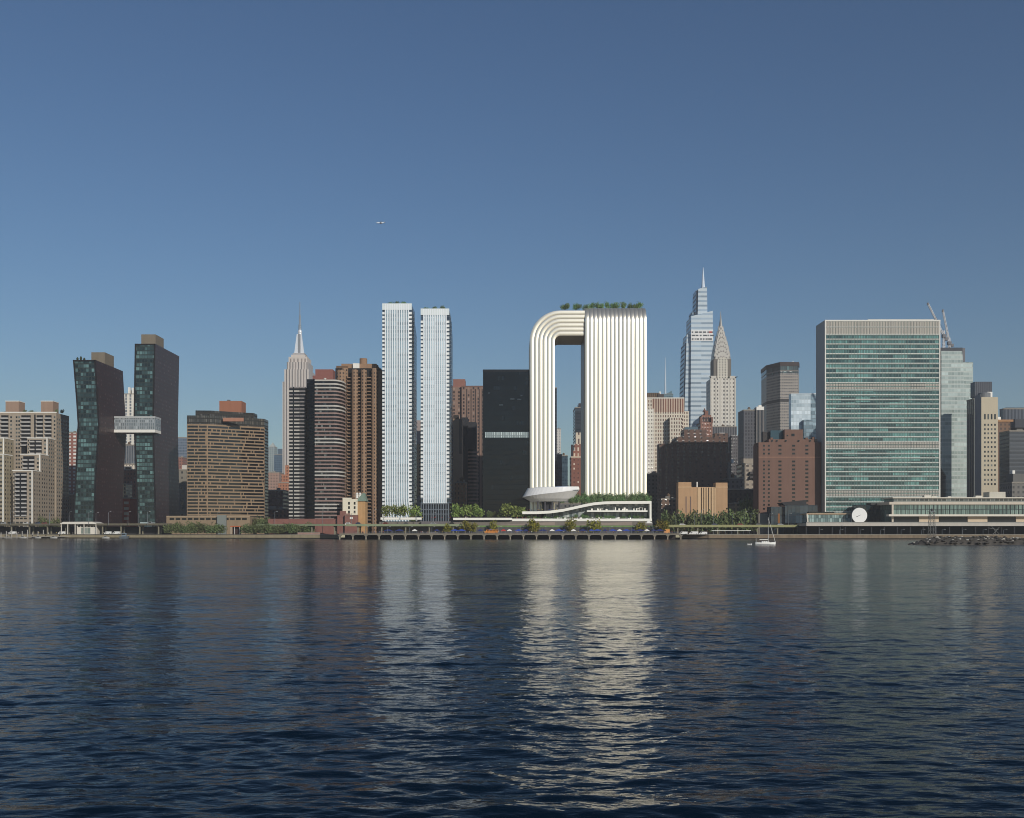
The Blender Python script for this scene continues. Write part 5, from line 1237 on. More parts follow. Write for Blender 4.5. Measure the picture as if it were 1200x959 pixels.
gen('bronze grey slab squeezed between the green glass and beige towers', 1141, 1150, 468, 950, 14.5, pf('bronze_grey', rgb(128,122,112), rgb(86,86,86), 4.5, 900, .5, 1), extra=(('lit_front',1141.3,1145,466.5,None,-.5,5,pf('lit_front', rgb(176,178,166), rgb(140,146,140), 3, 3.6, .6, .5)),))  # paler box paints the lit front against the darker flank
def beige():
    d = 905
    t = tower('beige_tower', 'beige stone tower with four columns of small windows and a dark roof box', 1156, d)
    BS = plain('beige_stone', rgb(194,182,158), .88, var=.08, scale=.1); SH = fac('beige_flank', rgb(150,142,126), rgb(90,88,84), 4, 3.7, .3, .4)
    t.block('shaft', BS, 1150, 1169.5, 465.5, None, d, 13.5)
    t.part('shaded_flank', MB().box(X(1150,d)-.25, X(1150,d)-.02, d+.6, d+13, G, Z(462,d)), plain('flank_shade_grey', rgb(150,150,150), .7))  # thin sheet, greyer than the stone, paints the shadow side
    zs = [Z(y,d) for y in (498,503.2,508,513.2,518.5,524,529.5,534.8,540,545.5,551,556.5,562.5,567.5)]
    t.many('window', PANE, front(1152.2, 1168, 4, d, zs, 1.35, 1.7))
    t.many('tall_window', PANE, front(1152.2, 1168, 4, d, [Z(488.5,d)], 1.4, 4.6))
    t.block('roof_box', pf('dark_ribbed_box', rgb(96,98,104), rgb(60,62,68), 1.7, 900, .5, 1), 1142.5, 1162.5, 447.5, 465.4, d+14, 9)
    t.part('roof_drum', MB().lathe(X(1153.5,d+6), d+6.5, [(5.2,Z(466,d)),(5.2,Z(460,d)),(4.6,Z(459.6,d))], 20), plain('drum_grey', rgb(120,122,124), .6))
    t.block('white_rail', WHITE, 1157, 1163, 459.4, 465.4, d+9, 1)
    t.flush()
beige()
gen('brown brick tower behind the beige stone tower', 1167, 1184, 494, 1020, 30, pf('brown_behind', rgb(124,98,80), rgb(82,68,60), 4, 4, .4, .5), extra=(('rust_ledge',1168,1187,492,494.5,-1,6,plain('rust_ledge', rgb(172,130,92))),('white_roof_box',1170,1174,488.5,492,2,6,WHITE)))
gen('dark ribbed tower at the far right of the skyline', 1176, 1215, 479.5, 1230, 10, pf('far_right_ribs', rgb(92,96,104), rgb(58,62,70), 4, 900, .5, 1), extra=(('upper_step',1180,1215,477.5,479.5,2,7,plain('far_right_step', rgb(80,82,88))),('middle_step',1181,1210,493,503,-18,16,plain('right_step_dark', rgb(66,68,74)))))
t = gen('slate coloured glass block with faint floor lines at the right edge', 1183, 1230, 505.5, 955, 20, pf('slate_glass', rgb(92,96,100), rgb(66,70,76), 900, 3.6, 1, .6, gr=.2))
gen('grey sloped roof house with round white dish at the right edge', 1186, 1230, 566, 850, 20, pf('edge_house', rgb(120,116,110), rgb(72,72,74), 4, 4, .4, .5), 'grey_building', extra=(('step_block',1190,1230,555,566,4,12,plain('edge_step', rgb(110,108,104))),('white_tank',1190,1193,551,555,5,4,WHITE)))
# infill blocks low behind the front row
R = random.Random(11)
INF = [pf('infill_%s'%n, c, g, 3.6, 3.8, .42, .5, g2=g2) for n, c, g, g2 in (('brown', rgb(118,96,82), rgb(62,54,50), rgb(96,88,80)), ('grey', rgb(112,110,106), rgb(62,64,66), rgb(92,94,94)), ('tan', rgb(150,130,104), rgb(80,70,60), rgb(110,100,90)), ('rust', rgb(128,86,72), rgb(66,50,46), rgb(100,84,76)))]
for lab, x0, x1, yt, dd, k in (('low brown house behind the beige stepped tower', 60, 92, 580, 1000, 0), ('low grey block behind the copper towers', 120, 170, 590, 1000, 1), ('low tan block behind the grey brick building', 196, 226, 590, 1020, 2),
    ('low rust brick block under the banded tower', 300, 345, 597, 990, 3), ('low grey block between the ribbed and slim towers', 430, 460, 590, 1010, 1), ('low brown block behind the shorter slim tower', 518, 572, 590, 1010, 0),
    ('low grey block glimpsed past the loop leg', 640, 690, 590, 930, 1), ('low dark block right of the loop tower', 755, 780, 556, 1010, 1), ('low brown block behind the ochre hall', 775, 800, 585, 905, 0), ('low tan block by the red brick block', 860, 895, 590, 885, 2)):
    gen(lab, x0, x1, yt, dd, 22, INF[k], 'low_block')
# ------------------------------------------------------------------ trees
def leaf_mat(name, a, b):
    m, t, p = nodes(name); ge = t.nodes.new('ShaderNodeNewGeometry'); oi = t.nodes.new('ShaderNodeObjectInfo')
    c = nmix(t, ge.outputs['Random Per Island'], a, b)
    hs = t.nodes.new('ShaderNodeHueSaturation'); t.links.new(c, hs.inputs['Color']); t.links.new(nmath(t, 'MULTIPLY_ADD', oi.outputs['Random'], .5, .75), hs.inputs['Value'])
    t.links.new(nmath(t, 'MULTIPLY_ADD', oi.outputs['Random'], .05, .475), hs.inputs['Hue'])
    t.links.new(hs.outputs[0], p.inputs['Base Color']); p.inputs['Roughness'].default_value = .7; p.inputs['Specular IOR Level'].default_value = .2
    return m
LEAF = {'bright': leaf_mat('leaf_bright', rgb(92,110,50), rgb(148,160,88)), 'dark': leaf_mat('leaf_dark', rgb(66,78,46), rgb(116,126,80)),
        'olive': leaf_mat('leaf_olive', rgb(84,88,30), rgb(146,136,52)), 'roof': leaf_mat('leaf_roof', rgb(78,104,60), rgb(124,150,98))}
BARK = plain('bark', rgb(84,70,56), .95, var=.3, scale=.8)
def crown_mesh(kind, seed, n=420, w=1.0, h=1.0):
    R = random.Random(seed); m = MB()
    lobes = [(R.uniform(-.45,.45)*w, R.uniform(-.45,.45)*w, R.uniform(.32,.78)*h, R.uniform(.3,.5)) for _ in range(9)]
    for i in range(n):
        lx, ly, lz, lr = R.choice(lobes)
        v = Vector((R.gauss(0,1), R.gauss(0,1), R.gauss(0,1))).normalized() * (lr * R.uniform(.55,1.08))
        c = Vector((lx+v.x*w, ly+v.y*w, max(.18, lz+v.z*.8*h)))
        s = R.uniform(.045,.105)
        nrm = (v.normalized()*.7 + Vector((R.gauss(0,.6),R.gauss(0,.6),R.gauss(.2,.6)))).normalized()
        u = nrm.orthogonal().normalized(); q = nrm.cross(u); a = R.uniform(0,6.28)
        u, q = u*math.cos(a)+q*math.sin(a), q*math.cos(a)-u*math.sin(a)
        m.add([tuple(c-u*s), tuple(c+q*s*.8+nrm*s*.3), tuple(c+u*s), tuple(c-q*s*.8+nrm*s*.25)], [(0,1,2,3)])
    return m.mesh('crown', LEAF[kind])
def trunk_mesh():
    m = MB(); m.tube((0,0,0), (0,0,.42), .035, .024, 7)
    for a, r, z in ((.3,.28,.7),(2.2,.3,.66),(4.1,.26,.74),(5.3,.2,.8)): m.tube((0,0,.34), (r*math.cos(a), r*math.sin(a), z), .02, .008, 5)
    return m.mesh('trunk', BARK)
CROWN = {k: [crown_mesh(k, i*7+hash(k)%1 + len(k), 460) for i in range(4)] for k in LEAF}
TRUNK = trunk_mesh()
def tree(label, px, d, ztop, zbase, w, kind, group=None, name='tree', i=0):
    h = ztop-zbase
    o = bpy.data.objects.new(name, None); C.objects.link(o); o.location = (X(px,d), d, zbase); o.rotation_euler.z = (px*1.7) % 6.28
    o.scale = (w/1.75, w/1.75, h/1.12)
    tag(o, label, 'tree', group)
    link('crown', CROWN[kind][i % 4], o); link('trunk', TRUNK, o)
    return o
R = random.Random(21)
i = 0
def row(label, x0, x1, n, d, y0, yb, kind, group, w=(6,9), jit=1.6, name='tree', dj=3):
    global i
    for k in range(n):
        px = x0+(x1-x0)*(k+.5)/n + R.uniform(-jit,jit); dd = d+R.uniform(-dj,dj); i += 1
        tree(label, px, dd, Z(y0+R.uniform(-2.4,1.8),dd), Z(yb,dd) if yb else G, R.uniform(*w), kind, group, name, i)
row('dark green bank tree in the leafy row below the broad tan slab', 193, 262, 13, 781, 612.5, None, 'dark', 'bank trees below the tan slab', (9,12), dj=2)
row('dark green bank tree in the leafy row below the banded tower', 284, 366, 17, 763, 613.5, None, 'dark', 'bank trees below the banded tower', (8,11), dj=2)
row('taller dark tree at the right end of the tan terrace block', 296, 318, 3, 812, 603, None, 'dark', 'dark trees at the end of the tan terrace', (9,12))
row('small dark shrub tree at the foot of the beige stepped tower', 46, 70, 4, 826, 606, None, 'dark', 'shrub trees by the beige stepped tower', (6,9))
row('bright green tree in the planter below the taller slim tower', 447, 491, 4, 735, 591, 607, 'bright', 'planter trees below the taller slim tower', (9.5,12), 1)
tree('dark shadowed tree between the feet of the two slim towers', 484.5, 760, Z(589,760), G, 8, 'dark', None, 'tree', 2)
for px, yt, w, lab in ((536,590,12,'broad bright tree against the shorter slim tower base'),(551,590,14,'broad bright tree beside the small tan brick house'),(562,593,10,'smaller bright tree just left of the black tower'),(594,588.5,15,'tallest bright tree standing before the black tower'),(603,592,10,'rounded bright tree right beside the tallest one'),(612,593.5,7,'small slim tree at the start of the white ribbon roof')):
    i += 1; tree(lab, px, 738, Z(yt,738), Z(608,738), w, 'bright', None, 'tree', i)
row('low dark shrub in the planter before the black tower', 570, 586, 4, 742, 600, 608, 'dark', 'shrubs before the black tower', (4,6), name='shrub')
row('round roof garden tree on the white ribbon roof', 664, 762, 21, 748, 577.5, 590, 'roof', 'roof garden trees on the ribbon roof', (5,7.5), 1.5, dj=5)
row('low roof garden shrub along the front edge of the ribbon roof', 655, 760, 22, 741, 583, 591, 'roof', 'shrubs on the ribbon roof', (3.5,5), 2, 'shrub', 2)
row('low terrace shrub between the white terrace bands', 618, 762, 26, 740, 603.6, 609.5, 'roof', 'shrubs on the white terraces', (3,4.6), 2, 'shrub', 2)
for px, yt, w, lab in ((524,611,6,'small olive tree above the pier left of the school bus'),(546,609,10,'broad olive tree above the pier before the white planter'),(554,611.5,8,'second olive tree touching the broad one above the pier'),(578,609.5,7,'olive tree right above the orange school bus'),
    (623,605.5,12,'largest olive tree rising from the pier below the white pod'),(669,606.5,11,'olive tree in front of the pavilion left ramp'),(697,608.5,12,'broad olive tree in front of the pavilion right ramp'),(751,611,10,'low green tree beside the white tent'),(774,606.5,11,'yellow green tree at the right end of the pavilion'),(780,609,7,'second yellow green tree at the pier right end')):
    i += 1; tree(lab, px, 722, Z(yt,722), 3.8, w, 'olive', None, 'tree', i)
row('dark green tree in the grove before the ochre brick hall', 783, 850, 8, 776, 598, None, 'dark', 'grove before the ochre hall', (13,17))
row('taller dark tree in the grove right of the ochre brick hall', 846, 888, 5, 786, 595, None, 'dark', 'grove right of the ochre hall', (14,18), 2)
tree('nearly black round tree before the shaded brick block', 780, 790, Z(594,790), G, 8, 'dark', None, 'tree', 1)
row('dark shade tree filling the gap left of the red brick block', 870, 886, 3, 850, 580, None, 'dark', 'shade trees in the gap', (10,13))
def roof_row(label, x0, x1, n, d, ytop, zbase, group, w, jit=1.6, dj=1):
    global i
    for k in range(n):
        px = x0+(x1-x0)*(k+.5)/n + R.uniform(-jit,jit); dd = d+R.uniform(-dj,dj); i += 1
        tree(label, px, dd, Z(ytop+R.uniform(-1.0,2.6),dd), zbase, R.uniform(*w), 'roof', group, 'tree', i)
roof_row('lush tree in the roof garden on top of the looped tower', 690, 752, 10, 777, 353.5, LZ[1]+.1, 'roof trees on the looped tower slab', (5,8))
roof_row('small tree in the roof garden on the bridge of the loop', 657, 690, 5, 767, 355.2, LZ[0], 'roof trees on the loop bridge', (5,7))
roof_row('roof tree on top of the taller slim white tower', 453, 478, 3, 805, 352.5, Z(356.5,799)-.1, 'roof trees on the taller slim tower', (5,7))
roof_row('roof tree on top of the shorter slim white tower', 497, 522, 3, 805, 357.5, Z(362.5,799)-.1, 'roof trees on the shorter slim tower', (5,7))
row('roof shrub along the top of the beige stepped tower', 2, 76, 12, 872, 481.5, 485, 'dark', 'roof shrubs on the beige tower', (3,5), 2, 'shrub', 3)

# ------------------------------------------------------------------ elevated road, esplanade, ferry landing
VG = plain('viaduct_green', rgb(134,142,112), .7, .0, var=.15, scale=.2); VD = plain('viaduct_deck', rgb(104,98,82), .9, var=.2)
def viaduct(label, p0, p1, y0, y1, dd, mat, cols=True, wide=15, back=False):
    a = (X(p0,dd(p0)), dd(p0)); b = (X(p1,dd(p1)), dd(p1))
    t = Thing('elevated_road', label, 'elevated road', ((a[0]+b[0])/2, (a[1]+b[1])/2, G))
    dm = dd((p0+p1)/2); zt, zb = Z(y0,dm), Z(y1,dm)
    t.part('edge_girder', MB().prism([a, b, (b[0],b[1]+.6), (a[0],a[1]+.6)], zb, zt), mat)
    t.part('roadway', MB().prism([(a[0],a[1]+.61),(b[0],b[1]+.61),(b[0],b[1]+wide),(a[0],a[1]+wide)], zb+.2, zt-1.1), plain('asphalt', rgb(70,70,72), .95, var=.2))
    t.part('far_girder', MB().prism([(a[0],a[1]+wide),(b[0],b[1]+wide),(b[0],b[1]+wide+.6),(a[0],a[1]+wide+.6)], zb, zt), mat)
    if cols:
        L = b[0]-a[0]; n = max(2, int(L/14)); c = []
        for k in range(n):
            x = a[0]+L*(k+.5)/n; y = a[1]+(b[1]-a[1])*(k+.5)/n
            c.append((x-.45, x+.45, y+1.5, y+2.4, G, zb)); c.append((x-.45, x+.45, y+wide-3, y+wide-2.1, G, zb))
        t.many('column', plain('viaduct_column', rgb(128,122,104), .8), c)
        t.many('cross_beam', plain('viaduct_column', rgb(128,122,104)), [(x0-.2, x1+.2, y0, y0+wide-2.5, zb-.9, zb-.01) for x0,x1,y0,_,_,_ in c[::2]])
    if back: t.part('shade_screen', MB().prism([(a[0],a[1]+wide-.9),(b[0],b[1]+wide-.9),(b[0],b[1]+wide-.5),(a[0],a[1]+wide-.5)], G, zb-.95), plain('under_road_shade', rgb(58,56,56), .95, var=.4, scale=.3))  # dark sheet added to stand for the shade under the road
    t.flush(); return zt
dv = lambda px: shore_d(px)+ (22 if px < 380 else 40)
zl = viaduct('drab elevated road passing behind the ferry landing on the left', -40, 196, 613.6, 616, lambda px: 803.5-.12*px, VD, wide=11, back=True)
viaduct('grey green elevated road below the banded tower', 300, 405, 614.3, 616.6, lambda px: 772-.2*(px-300), VG, wide=9)
zc = viaduct('green edged elevated road behind the pier crowds', 405, 545, 614.2, 616.9, lambda px: 722, VG)
zr = viaduct('yellowish green elevated road before the dark grove', 783, 947, 615.2, 618, lambda px: 742, plain('viaduct_yellow', rgb(150,148,104), .75, var=.15, scale=.2))
t = Thing('lawn_terrace', 'green lawn terrace edge above the pier crowds', 'lawn', (X(664,727), 727, G))
t.part('lawn', MB().box(X(545,727), X(783,727), 727, 731.5, G, Z(616.2,727)), plain('lawn_green', rgb(112,140,84), .95, var=.25, scale=.4))
t.part('grass_lip', MB().box(X(545,727), X(783,727), 726.6, 726.99, Z(617.9,727), Z(616.1,727)), plain('lawn_green', rgb(112,140,84)))
t.part('plaza_wall', MB().box(X(545,727), X(783,727), 726.7, 726.98, G, Z(617.9,727)-.02), plain('plaza_wall', rgb(84,82,82), .9, var=.4, scale=.4))
# low shade structures behind the viaduct on the left
def ferry():
    d = 800-.147*94+6
    t = Thing('ferry_terminal', 'white roofed ferry terminal on piles at the left bank', 'ferry terminal', (X(94,d), d, 1.6))
    W = plain('terminal_white', rgb(222,214,200), .55, var=.05)
    z = lambda y: Z(y,d)
    t.part('roof', MB().slab_xz([(X(72.5,d),z(613.6)),(X(76,d),z(611.8)),(X(110,d),z(611.6)),(X(114.5,d),z(613.4)),(X(114.5,d),z(614.4)),(X(72.5,d),z(614.4))], d-3, d+12), W)
    t.part('cabin', MB().box(X(90,d), X(113.5,d), d, d+9, 1.7, z(614.4)-.01), W)
    t.many('window', PANEDARK, front(91, 113, 6, d, [z(616.6)], 1.9, 1.6))
    t.many('glass_door', glass('door_green', rgb(112,124,116), rgb(150,156,148)), front(95, 106, 3, d, [z(622)], 2.2, 4.6))
    t.many('post', W, [(X(px,d)-.25, X(px,d)+.25, d-2.6, d-2.1, -1, z(614.4)-.01) for px in (73.5,81,89.6,100,114)])
    t.part('deck', MB().box(X(40,d), X(132,d), d-4, d+10, 1.1, 1.65), CONC)
    t.many('pile', SEADK, [(X(40,d)+i*3.4, X(40,d)+i*3.4+.5, d-3.8, d-3.3, -2, 1.1+(1.6 if i%3==0 else 0)) for i in range(20)])
    t.part('hedge_box', MB().box(X(84,d), X(88,d), d+1, d+2, 1.66, 3.2), plain('pale_kiosk', rgb(190,184,172), .7)); t.flush()
    # marina pontoon to the left
    d2 = 793
    t = Thing('pontoon', 'long low pontoon with white posts at the far left bank', 'pontoon', (X(20,d2), d2, .8))
    t.part('deck', MB().box(X(-20,d2), X(60,d2), d2, d2+5, .5, 1.2), plain('pontoon_grey', rgb(150,144,134), .8))
    t.many('post', plain('pontoon_post', rgb(176,172,164), .6), [(X(-18+k*6.2,d2), X(-18+k*6.2,d2)+.45, d2+.2, d2+.7, -1, 4.4+(k%3)) for k in range(13)]); t.flush()
    d3 = 773
    t = Thing('moored_workboat', 'small blue grey workboat moored right of the ferry terminal', 'boat', (X(147,d3), d3, 0))
    x0, x1 = X(140,d3), X(151,d3)
    hull = MB().add([(x0,d3-1.5,1.5),(x1,d3-1.5,1.7),(x1+.6,d3,2.0),(x1,d3+1.5,1.7),(x0,d3+1.5,1.5),(x0+.8,d3-1.1,-.3),(x1-1,d3-1.0,-.3),(x1-.5,d3,-.3),(x1-1,d3+1.0,-.3),(x0+.8,d3+1.1,-.3)],
        [(0,1,2,3,4),(0,5,6,1),(1,6,7,2),(2,7,8,3),(3,8,9,4),(4,9,5,0),(9,8,7,6,5)])
    t.part('hull', hull, plain('workboat_grey', rgb(96,104,110), .5)); t.part('cabin', MB().box(X(143,d3), X(148,d3), d3-1, d3+1, 1.5, 4.0), plain('workboat_cabin', rgb(120,134,144), .5))
    t.part('cabin_window', MB().box(X(143.4,d3), X(147.6,d3), d3-1.06, d3-.99, 2.7, 3.5), PANEDARK); t.part('mast', MB().tube((X(146,d3),d3,4), (X(146,d3),d3,6.5), .08), STEELGREY)
ferry()
def kiosk():
    d = 770
    t = Thing('orange_kiosk', 'small orange roofed kiosk among the bank trees', 'kiosk', (X(276.5,d), d, G))
    t.part('roof', MB().box(X(271,d), X(282.5,d), d-3, d+4, Z(617.6,d), Z(616.6,d)), plain('orange_roof', rgb(186,96,56), .7))
    t.part('wall', MB().box(X(272.5,d), X(281,d), d, d+3.5, G, Z(617.6,d)-.01), plain('kiosk_dark', rgb(66,48,42), .8))
    t.many('post', WHITE, [(X(px,d)-.12, X(px,d)+.12, d-2.6, d-2.3, G, Z(617.6,d)-.01) for px in (271.8,276,281.8)]); t.flush()
    d = 766
    t = Thing('pink_bank_wall', 'low pink stone wall on the bank left of the pier', 'wall', (X(364,d), d, 1.5))
    t.part('wall', MB().box(X(352,d), X(378,d), d-10, d-9, 1.5, 4.4), plain('pink_stone', rgb(160,128,116), .9, var=.2, scale=.3)); t.part('coping', MB().box(X(352,d), X(378,d), d-10.2, d-8.8, 4.4, 4.6), CONC)
kiosk()
# lamp posts
def lamp(label, px, d, z0, ztop, group):
    t = Thing('street_lamp', label, 'lamp', (X(px,d), d, z0), group); x = X(px,d)
    t.part('post', MB().tube((x,d,z0), (x,d,ztop), .16, .1), STEELGREY)
    t.part('arm', MB().tube((x,d,ztop-.1), (x+1.6,d-.4,ztop+.3), .08), STEELGREY)
    t.part('lamp_head', MB().box(x+1.3, x+2.3, d-.7, d-.2, ztop+.2, ztop+.42), plain('lamp_head_grey', rgb(170,170,168), .4))
    return t.o
for px, d_, yt, lab in ((58.6,812,602,'slim lamp post before the beige stepped tower'),(112.5,806,601.5,'lamp post left of the bright red brick house'),(162.5,802,601.5,'lamp post before the taller copper tower'),(254.5,792,601,'pale lamp post before the tan terrace block'),(322,776,600,'pale lamp post between the tan slab and banded tower'),(378,768,599.5,'tall pale lamp post before the red brick terrace'),(437.5,742,598,'grey lamp post left of the taller slim tower'),(822,760,598,'lamp post before the ochre brick hall'),(872,758,600,'lamp post in front of the taller dark grove'),(984.6,722,616.5,'short lamp post on the river wall below the glass pavilion')):
    lamp(lab, px, d_, G, Z(yt,d_), None)
lr = random.Random(31)
for k, px in enumerate(range(12, 196, 23)): lamp('roadside lamp post along the elevated road behind the ferry landing', px, 801-.12*px, zl-1, zl+8.5, 'roadside lamps on the left elevated road')
for k, px in enumerate(range(412, 545, 19)): lamp('roadside lamp post along the green edged road behind the pier', px, 729, zc-1, zc+7.5, 'roadside lamps on the green edged road')
for k, px in enumerate(range(792, 945, 22)): lamp('roadside lamp post along the yellowish road before the dark grove', px, 749, zr-1, zr+8, 'roadside lamps on the yellowish road')
for k, px in enumerate(range(428, 792, 26)): lamp('promenade lamp along the front edge of the pier', px, 693.2, 3.75, 8.0, 'promenade lamps on the pier')
for k, px in enumerate(range(960, 1200, 24)): lamp('low lamp along the river wall under the deck edge', px, 708, 3.0, 6.4, 'lamps on the right river wall')
# flood wall strip right, with vans
def vehicle(name, label, cat, px, d, z, L, hgt, col, kind='car', group=None):
    t = Thing(name, label, cat, (X(px,d), d, z), group); x = X(px,d); W = 1.9 if kind == 'car' else 2.4
    m = plain('paint_'+col[0], col[1], .35, .0, var=.03, spec=.5)
    def profile(pts): return MB().slab_xz([(x+u*L/2, z+v*hgt) for u,v in pts], d, d+W)
    if kind == 'car': pts = [(-1,.2),(1,.2),(1,.52),(.55,.6),(.25,1),(-.5,1),(-.85,.62),(-1,.55)]
    elif kind == 'bus': pts = [(-1,.14),(1,.14),(1,.96),(.97,1),(-.74,1),(-.76,.62),(-.98,.56),(-1,.5)]
    else: pts = [(-1,.15),(1,.15),(1,1),(-.55,1),(-.72,.62),(-1,.5)]
    t.part('body', profile(pts), m)
    gl = PANEDARK
    if kind == 'car': t.part('side_window', profile([(.5,.62),(.23,.93),(-.47,.93),(-.72,.62)]).__class__().slab_xz([(x+u*L/2, z+v*hgt) for u,v in [(.5,.62),(.23,.93),(-.47,.93),(-.72,.62)]], d-.03, d+W+.03), gl)
    else:
        n = 8 if kind == 'bus' else 1; a, b = (-.68,.94) if kind == 'bus' else (-.62,-.3)
        t.many('side_window', gl, [(x+(a+(b-a)*k/n+.02)*L/2, x+(a+(b-a)*(k+1)/n-.02)*L/2, d-.04, d+.1, z+hgt*.6, z+hgt*.86) for k in range(n)])
    for u in (-.62,.62):
        w = t.part('wheel', MB().add(*(lambda q: (q.v,q.f))(MB().tube((x+u*L/2,d-.05,z+.36),(x+u*L/2,d+W+.05,z+.36),.36,n=12))), plain('tyre', rgb(28,28,30), .8))
    if kind == 'bus':
        t.part('rub_rail', MB().box(x-L/2*.98, x+L/2*.99, d-.06, d-.005, z+hgt*.36, z+hgt*.41), plain('bus_black', rgb(30,28,26), .5))
        t.part('bumper', MB().box(x-L/2-.18, x-L/2, d+.1, d+W-.1, z+hgt*.14, z+hgt*.26), plain('bus_black', rgb(30,28,26)))
    t.flush(); return t.o
vehicle('school_bus', 'orange yellow school bus parked on the pier', 'bus', 576, 696, 3.75, 9.5, 2.6, ('bus_orange', rgb(224,138,40)), 'bus')
vehicle('orange_truck', 'orange box truck at the right end of the pier', 'truck', 781.5, 700, 3.75, 3.8, 2.9, ('truck_orange', rgb(216,146,74)), 'van')
Zr = 3.1
for px, dd, L, h, c, lab in ((801,712,5.5,2.0,('white', rgb(226,224,218)),'white van parked first right of the pier'),(813,713,6,2.1,('white', rgb(226,224,218)),'white van parked second right of the pier'),(824,712,5.5,1.9,('white', rgb(226,224,218)),'white van parked third right of the pier')):
    vehicle('parked_van', lab, 'van', px, dd, Zr, L, h, c, 'van')
cols = [('silver', rgb(170,172,174)), ('black', rgb(34,36,40)), ('white', rgb(226,224,218)), ('blue', rgb(44,62,100)), ('red', rgb(130,40,36)), ('grey', rgb(104,106,110))]
zroad = lambda z: z-1.08
for k, px in enumerate((4,12,30,44,52,88,176,190)):
    dd = 803.5-.12*px+4; vehicle('moving_car', '%s car on the elevated road at the left, %s' % (cols[k%6][0], ('first from the frame edge','second from the frame edge','before the beige stepped tower','right of the beige stepped tower foot','near the ferry terminal','behind the ferry terminal','below the taller copper tower','before the tan terrace block')[k]), 'car', px, dd, zroad(zl), 4.5, 2.3, cols[k%6], 'car')
for k, px in enumerate((388,420,452,476,508,530)):
    dd = 728; vehicle('moving_car', '%s car on the green edged road, %s' % (cols[(k+2)%6][0], ('by the red brick terrace','below the small white building','below the taller slim tower','between the slim towers','below the shorter slim tower','beside the white planter')[k]), 'car', max(px,408), dd, zroad(zc), 4.5, 2.3, cols[(k+2)%6], 'car')
for k, px in enumerate((800,838,868,889.5,915,934)):
    dd = 748; vehicle('moving_car', '%s car on the yellowish road, %s' % (cols[(k+2)%6][0], ('near the pier end','below the ochre hall','before the tall grove','before the red brick block','before the dark glass hall','near the glass pavilion')[k]), 'car', px, dd, zroad(zr), 4.5, 2.3, cols[(k+2)%6], 'car')
# covered walk and low jetty on the right bank
t = Thing('white_canopy_walk', 'thin white canopy on the river walk right of the vans', 'canopy', (X(850,716), 716, Zr))
t.part('canopy_roof', MB().box(X(834,716), X(880,716), 716, 720, Zr+2.6, Zr+2.9), WHITE)
t.many('post', STEELGREY, [(X(836+k*7,716)-.08, X(836+k*7,716)+.08, 716.2, 716.4, Zr, Zr+2.6) for k in range(7)]); t.flush()
# tents, parasols and people on the pier
BLUE = [plain('tent_blue', rgb(52,76,160), .7, var=.05), plain('tent_navy', rgb(40,50,104), .7, var=.05), WHITE, plain('tent_red', rgb(186,64,54), .7)]
def tent_proto(mat, w):
    t = Thing('pop_up_tent', None, 'tent', (0,0,0))
    t.part('canopy', MB().add([(-w,-1.5,2.1),(w,-1.5,2.1),(w,1.5,2.1),(-w,1.5,2.1),(-w*.2,0,3.0),(w*.2,0,3.0),(-w,-1.5,1.75),(w,-1.5,1.75),(w,1.5,1.75),(-w,1.5,1.75)],
        [(0,1,5,4),(1,2,5),(2,3,4,5),(3,0,4),(6,7,1,0),(7,8,2,1),(8,9,3,2),(9,6,0,3)]), mat)
    t.many('pole', STEELGREY, [(sx*(w-.1)-.05, sx*(w-.1)+.05, sy*1.4-.05, sy*1.4+.05, 0, 1.75) for sx in (-1,1) for sy in (-1,1)]); t.flush()
    return t.o
RT = random.Random(8)
names = ['blue','navy','white','red']
protos = [[tent_proto(BLUE[k], w) for w in (1.6,2.6)] for k in range(4)]
used = set()
spots = [(533,0,1),(541,0,1),(563,1,0),(575,0,1),(590,3,0),(597,2,0),(608,0,1),(616,1,0),(636,1,1),(647,2,0),(655,0,1),(661,1,0),(672,2,0),(683,1,1),(693,0,0),(700,0,1),(709,1,0),(718,0,1),(726,2,0),(734,0,1),(742,1,0),(750,1,1),(758,2,0),(766,1,0),(773,1,1),(455,1,1),(468,1,1),(486,2,0),(512,1,0)]
for n, (px, c, s) in enumerate(spots):
    p = protos[c][s]; dd = 703+RT.uniform(0,9)
    o = p if (c,s) not in used else copy_tree(p); used.add((c,s))
    o.location = (X(px,dd), dd, 3.75); o['label'] = '%s %s pop up tent in the market on the pier deck' % ('small' if s == 0 else 'wide', names[c]); o['group'] = 'market tents on the pier, %s %s' % ('small' if s == 0 else 'wide', names[c])
for c in range(4):
    for s in range(2):
        if (c,s) not in used:
            for ch in list(protos[c][s].children): bpy.data.objects.remove(ch)
            bpy.data.objects.remove(protos[c][s])
t = tower('white_market_tent', 'lone white pyramid tent at the right end of the retaining plinth', 760, 720, 'tent')
x, y = X(760.5,720), 722
t.part('canopy', MB().add([(x-2.6,y-2,Z(613.4,720)),(x+2.6,y-2,Z(613.4,720)),(x+2.6,y+2,Z(613.4,720)),(x-2.6,y+2,Z(613.4,720)),(x,y,Z(609.8,720))], [(0,1,4),(1,2,4),(2,3,4),(3,0,4),(3,2,1,0)]), WHITE)
t.many('pole', STEELGREY, [(x+sx*2.4-.06, x+sx*2.4+.06, y+sy*1.8-.06, y+sy*1.8+.06, G, Z(613.4,720)) for sx in (-1,1) for sy in (-1,1)]); t.flush()

